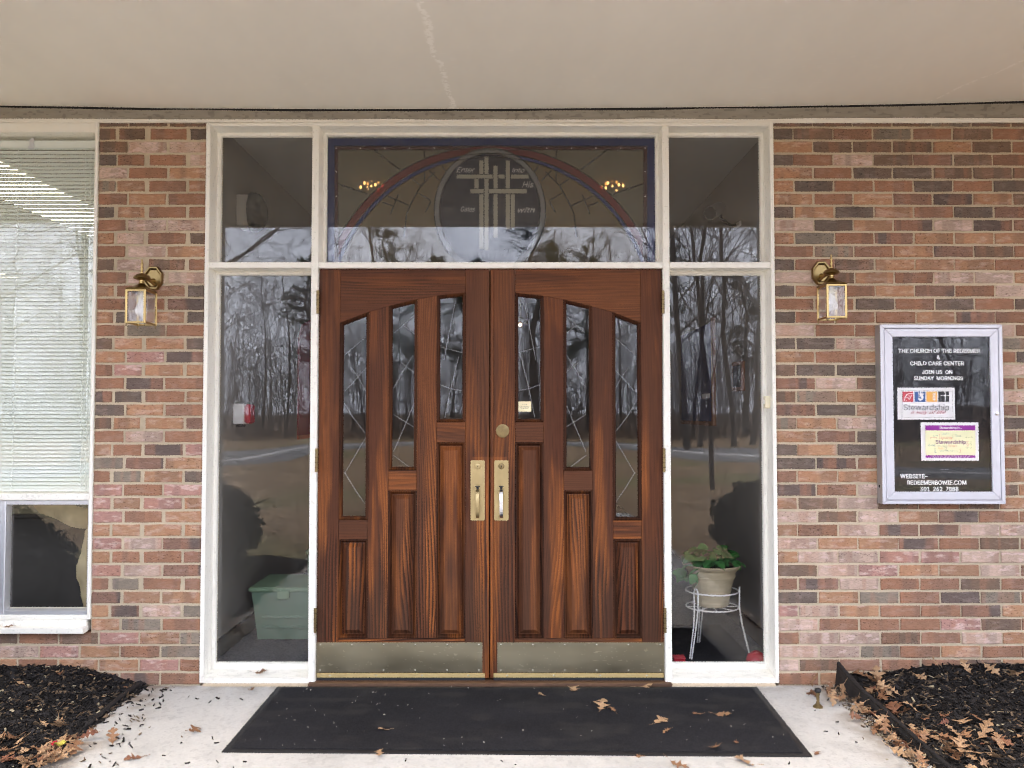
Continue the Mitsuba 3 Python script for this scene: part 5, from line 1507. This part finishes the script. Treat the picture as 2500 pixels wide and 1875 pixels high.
# ---------------------------------------------------------------- fallen leaves
def oak_leaf(L, g):
    """A pin oak leaf: pointed lobes and deep sinuses along a midrib, curled."""
    s, half = [], []
    n = 3
    s, half = [0.0, 0.14], [0.012, 0.02]
    for i in range(n):
        a = 0.17 + 0.70 * i / n
        wmax = (0.20, 0.34, 0.25)[i] * g.uniform(0.8, 1.2)
        s += [a + 0.02, a + 0.09, a + 0.15, a + 0.21]
        half += [0.055, wmax, wmax * 0.62, 0.07]
    s += [0.95, 1.0]; half += [0.075, 0.0]
    s, half = np.array(s), np.array(half)
    sweep = np.where(half > 0.1, 0.07, 0) + 0.05 * g.normal(size=len(half)) * (half > 0.1)
    w2 = half * g.uniform(0.85, 1.1)
    cl, cs = g.normal(0, 0.35), g.uniform(0.1, 0.9)
    X = s - 0.5
    def P(x, y):
        return np.stack([x, y, cl * (x ** 2) * 0.8 + cs * y ** 2 * 1.1 + 0.05 * np.sin(x * 7 + y * 5)], 1)
    v = np.vstack([P(X + sweep, half), P(X, 0 * X), P(X + sweep, -w2)]) * L
    k = len(s)
    f = []
    for r in (0, 1):
        for i in range(k - 1):
            a = r * k + i
            f += [(a, a + k, a + k + 1), (a, a + k + 1, a + 1)]
    stem = tube(np.array([(-0.5, 0, cl * .2), (-0.62, 0.01, cl * .25 + .01), (-0.74, 0.04, cl * .25 + 0.03)]) * L, 0.006 * L + 0.0004, 4)
    return trimesh.Trimesh(v, np.array(f), process=False), stem


def leaf(x, y, z, L, label, group=None, tone=None, yaw=None, tilt=0.25, category='leaf'):
    g = g_
    m, stem = oak_leaf(L, g)
    R = trimesh.transformations.euler_matrix(g.normal(0, tilt), g.normal(0, tilt), g.uniform(0, 6.28) if yaw is None else yaw)
    for q in (m, stem): q.apply_transform(R)
    low = m.vertices[:, 2].min()
    for q in (m, stem): q.apply_translation((x, y, z - low + 0.0006))
    stem.vertices[:, 2] = np.maximum(stem.vertices[:, 2], z + 0.0006)
    m = cat([m, stem])
    tone = g.random() if tone is None else tone
    k = add('fallen_leaf', m, 'm_leaf', None, smooth=False, uv=np.tile([0.5, tone], (len(m.vertices), 1)))
    if group:
        shade = ('dark red', 'rusty', 'light brown', 'pale tan')[min(3, int(tone * 4))]
        size = 'small' if L < 0.062 else 'medium' if L < 0.082 else 'large'
        third = 'near the wall' if y > -0.38 else 'halfway out' if y > -0.78 else 'far out'
        across = '' if 'edging' in label else ' beside the walk,' if -2.0 < x < 1.88 else ' away from the walk,'
        label = f'{size} {shade} {label},{across} {third}'
    labels[k] = {'label': label, 'category': category}
    if group: labels[k]['group'] = group


S = 2500 / 2212
for u, v, L, lab, tone, tilt in [
    (1240, 1490, 0.115, 'tan oak leaf at the back of the mat under the right door leaf', 0.85, .15), (1392, 1486, 0.095, 'narrow tan oak leaf at the back edge of the mat near the right sidelight', 0.8, .2),
    (1300, 1527, 0.125, 'largest pale oak leaf in the middle right of the mat', 0.95, .12), (1322, 1535, 0.07, 'small reddish leaf tucked beside the largest leaf on the mat', 0.35, .15),
    (1427, 1559, 0.095, 'spiky tan oak leaf on the right half of the mat', 0.75, .12), (1440, 1583, 0.042, 'tiny curled leaf just in front of the spiky leaf on the mat', 0.4, .2),
    (1560, 1545, 0.085, 'brown oak leaf near the right edge of the mat', 0.5, .12), (1507, 1543, 0.05, 'faint small leaf left of the brown leaf near the right edge of the mat', 0.3, .1),
    (1546, 1618, 0.09, 'brown oak leaf at the front right of the mat', 0.45, .15), (1590, 1604, 0.045, 'small curled leaf at the front right of the mat near its corner', 0.3, .25),
    (1170, 1503, 0.035, 'tiny tan leaf fragment on the mat below the door seam', 0.8, .2), (830, 1578, 0.06, 'thin grey twiggy leaf on the left half of the mat', 0.9, .15),
    (545, 1494, 0.07, 'brown leaf on the concrete below the left sidelight', 0.4, .2), (420, 1583, 0.10, 'rusty oak leaf alone on the concrete left of the mat', 0.3, .2),
    (1386, 1634, 0.055, 'small rusty leaf on the concrete at the front edge of the mat', 0.25, .2), (1765, 1629, 0.06, 'folded reddish leaf on the concrete at the front right corner of the mat', 0.15, .35),
    (1612, 1651, 0.11, 'tan oak leaf on the concrete at the bottom edge of the picture', 0.65, .15), (1465, 1656, 0.09, 'brown leaf cut by the bottom edge right of the middle', 0.35, .2),
    (820, 1628, 0.07, 'flat tan leaf on the concrete in front of the mat left of the middle', 0.7, .1), (243, 1600, 0.09, 'orange oak leaf on the concrete by the left bed', 0.4, .25), (290, 1640, 0.08, 'dark red curled leaf on the concrete in the lower left', 0.1, .3)]:
    on_mat = -1.188 < G(u * S, v * S)[0] < 1.225 and -0.90 < G(u * S, v * S)[1] < -0.045
    x, y = G(u * S, v * S, 0.01 if on_mat else 0.0)
    leaf(x, y, 0.0097 if on_mat else 0.0005, L, lab, None, tone, None, tilt)
leaf(-1.30, 0.045, 0.048, 0.085, 'brown leaf lying on the white sill of the left sidelight', None, 0.35, 0.1, .06)
leaf(-2.56, -0.03, 0.3025, 0.07, 'brown leaf on the white sill of the left window', None, 0.4, 0.2, .06)
for i in range(44):
    t = i / 43
    y = -0.05 - 1.12 * t ** 0.9
    x = 1.652 - abs(g_.normal(0, 0.045)) - 0.01 - (0.12 * g_.random() if i < 8 else 0)
    leaf(x, y + g_.normal(0, 0.02), 0.001 + 0.020 * g_.random(), g_.uniform(0.05, 0.105), 'oak leaf against the edging', 'leaves drifted against the edging', None, None, 0.45)
for i in range(74):
    near = i < 36
    x = 1.70 + (abs(g_.normal(0, 0.10)) if near else g_.uniform(0.02, 0.80))
    y = (-0.04 - 1.1 * g_.random()) if near else -1.03 + abs(g_.normal(0, 0.20))
    y = min(y, -0.05)
    z = float(bed_height(np.array([x]), np.array([y]), 1)[0])
    leaf(x, y, z + 0.004 + 0.012 * g_.random(), g_.uniform(0.05, 0.115), 'oak leaf on the right bed', 'leaves on the right bed', None, None, 0.35)
for i in range(9):
    x, y = g_.uniform(1.8, 2.6), -g_.uniform(0.03, 0.2)
    z = float(bed_height(np.array([x]), np.array([y]), 1)[0])
    leaf(x, y, z + 0.004, g_.uniform(0.07, 0.11), 'oak leaf under the right wall', 'leaves under the right wall', 0.6 + 0.4 * g_.random(), None, 0.3)
for i in range(60):
    x, y = -1.78 - abs(g_.normal(0, 0.22)), -1.05 + abs(g_.normal(0, 0.15))
    z = float(bed_height(np.array([x]), np.array([y]), -1)[0]) if x < -1.86 else 0.002
    leaf(x, y, z + 0.004 + 0.012 * g_.random(), g_.uniform(0.05, 0.105), 'oak leaf on the left heap', 'leaves on the left bed', None, None, 0.35)
for i in range(14):
    x, y = -1.80 - g_.uniform(0, 0.75), -g_.uniform(0.05, 0.8)
    z = float(bed_height(np.array([x]), np.array([y]), -1)[0]) if x < -1.86 else 0.002
    leaf(x, y, z + 0.003, g_.uniform(0.035, 0.075), 'leaf on the left mulch', 'small leaves on the left mulch', None, None, 0.3)

# walls, doors, windows and rooms are things of their own here
for k_ in list(labels):
    if '__' not in k_ and 'kind' not in labels[k_] and k_.split('_0')[0] in ('brick_wall', 'wooden_door', 'window', 'lobby', 'side_room', 'wall_head_trim', 'door_threshold', 'entrance_canopy'):
        labels[k_]['kind'] = 'thing'
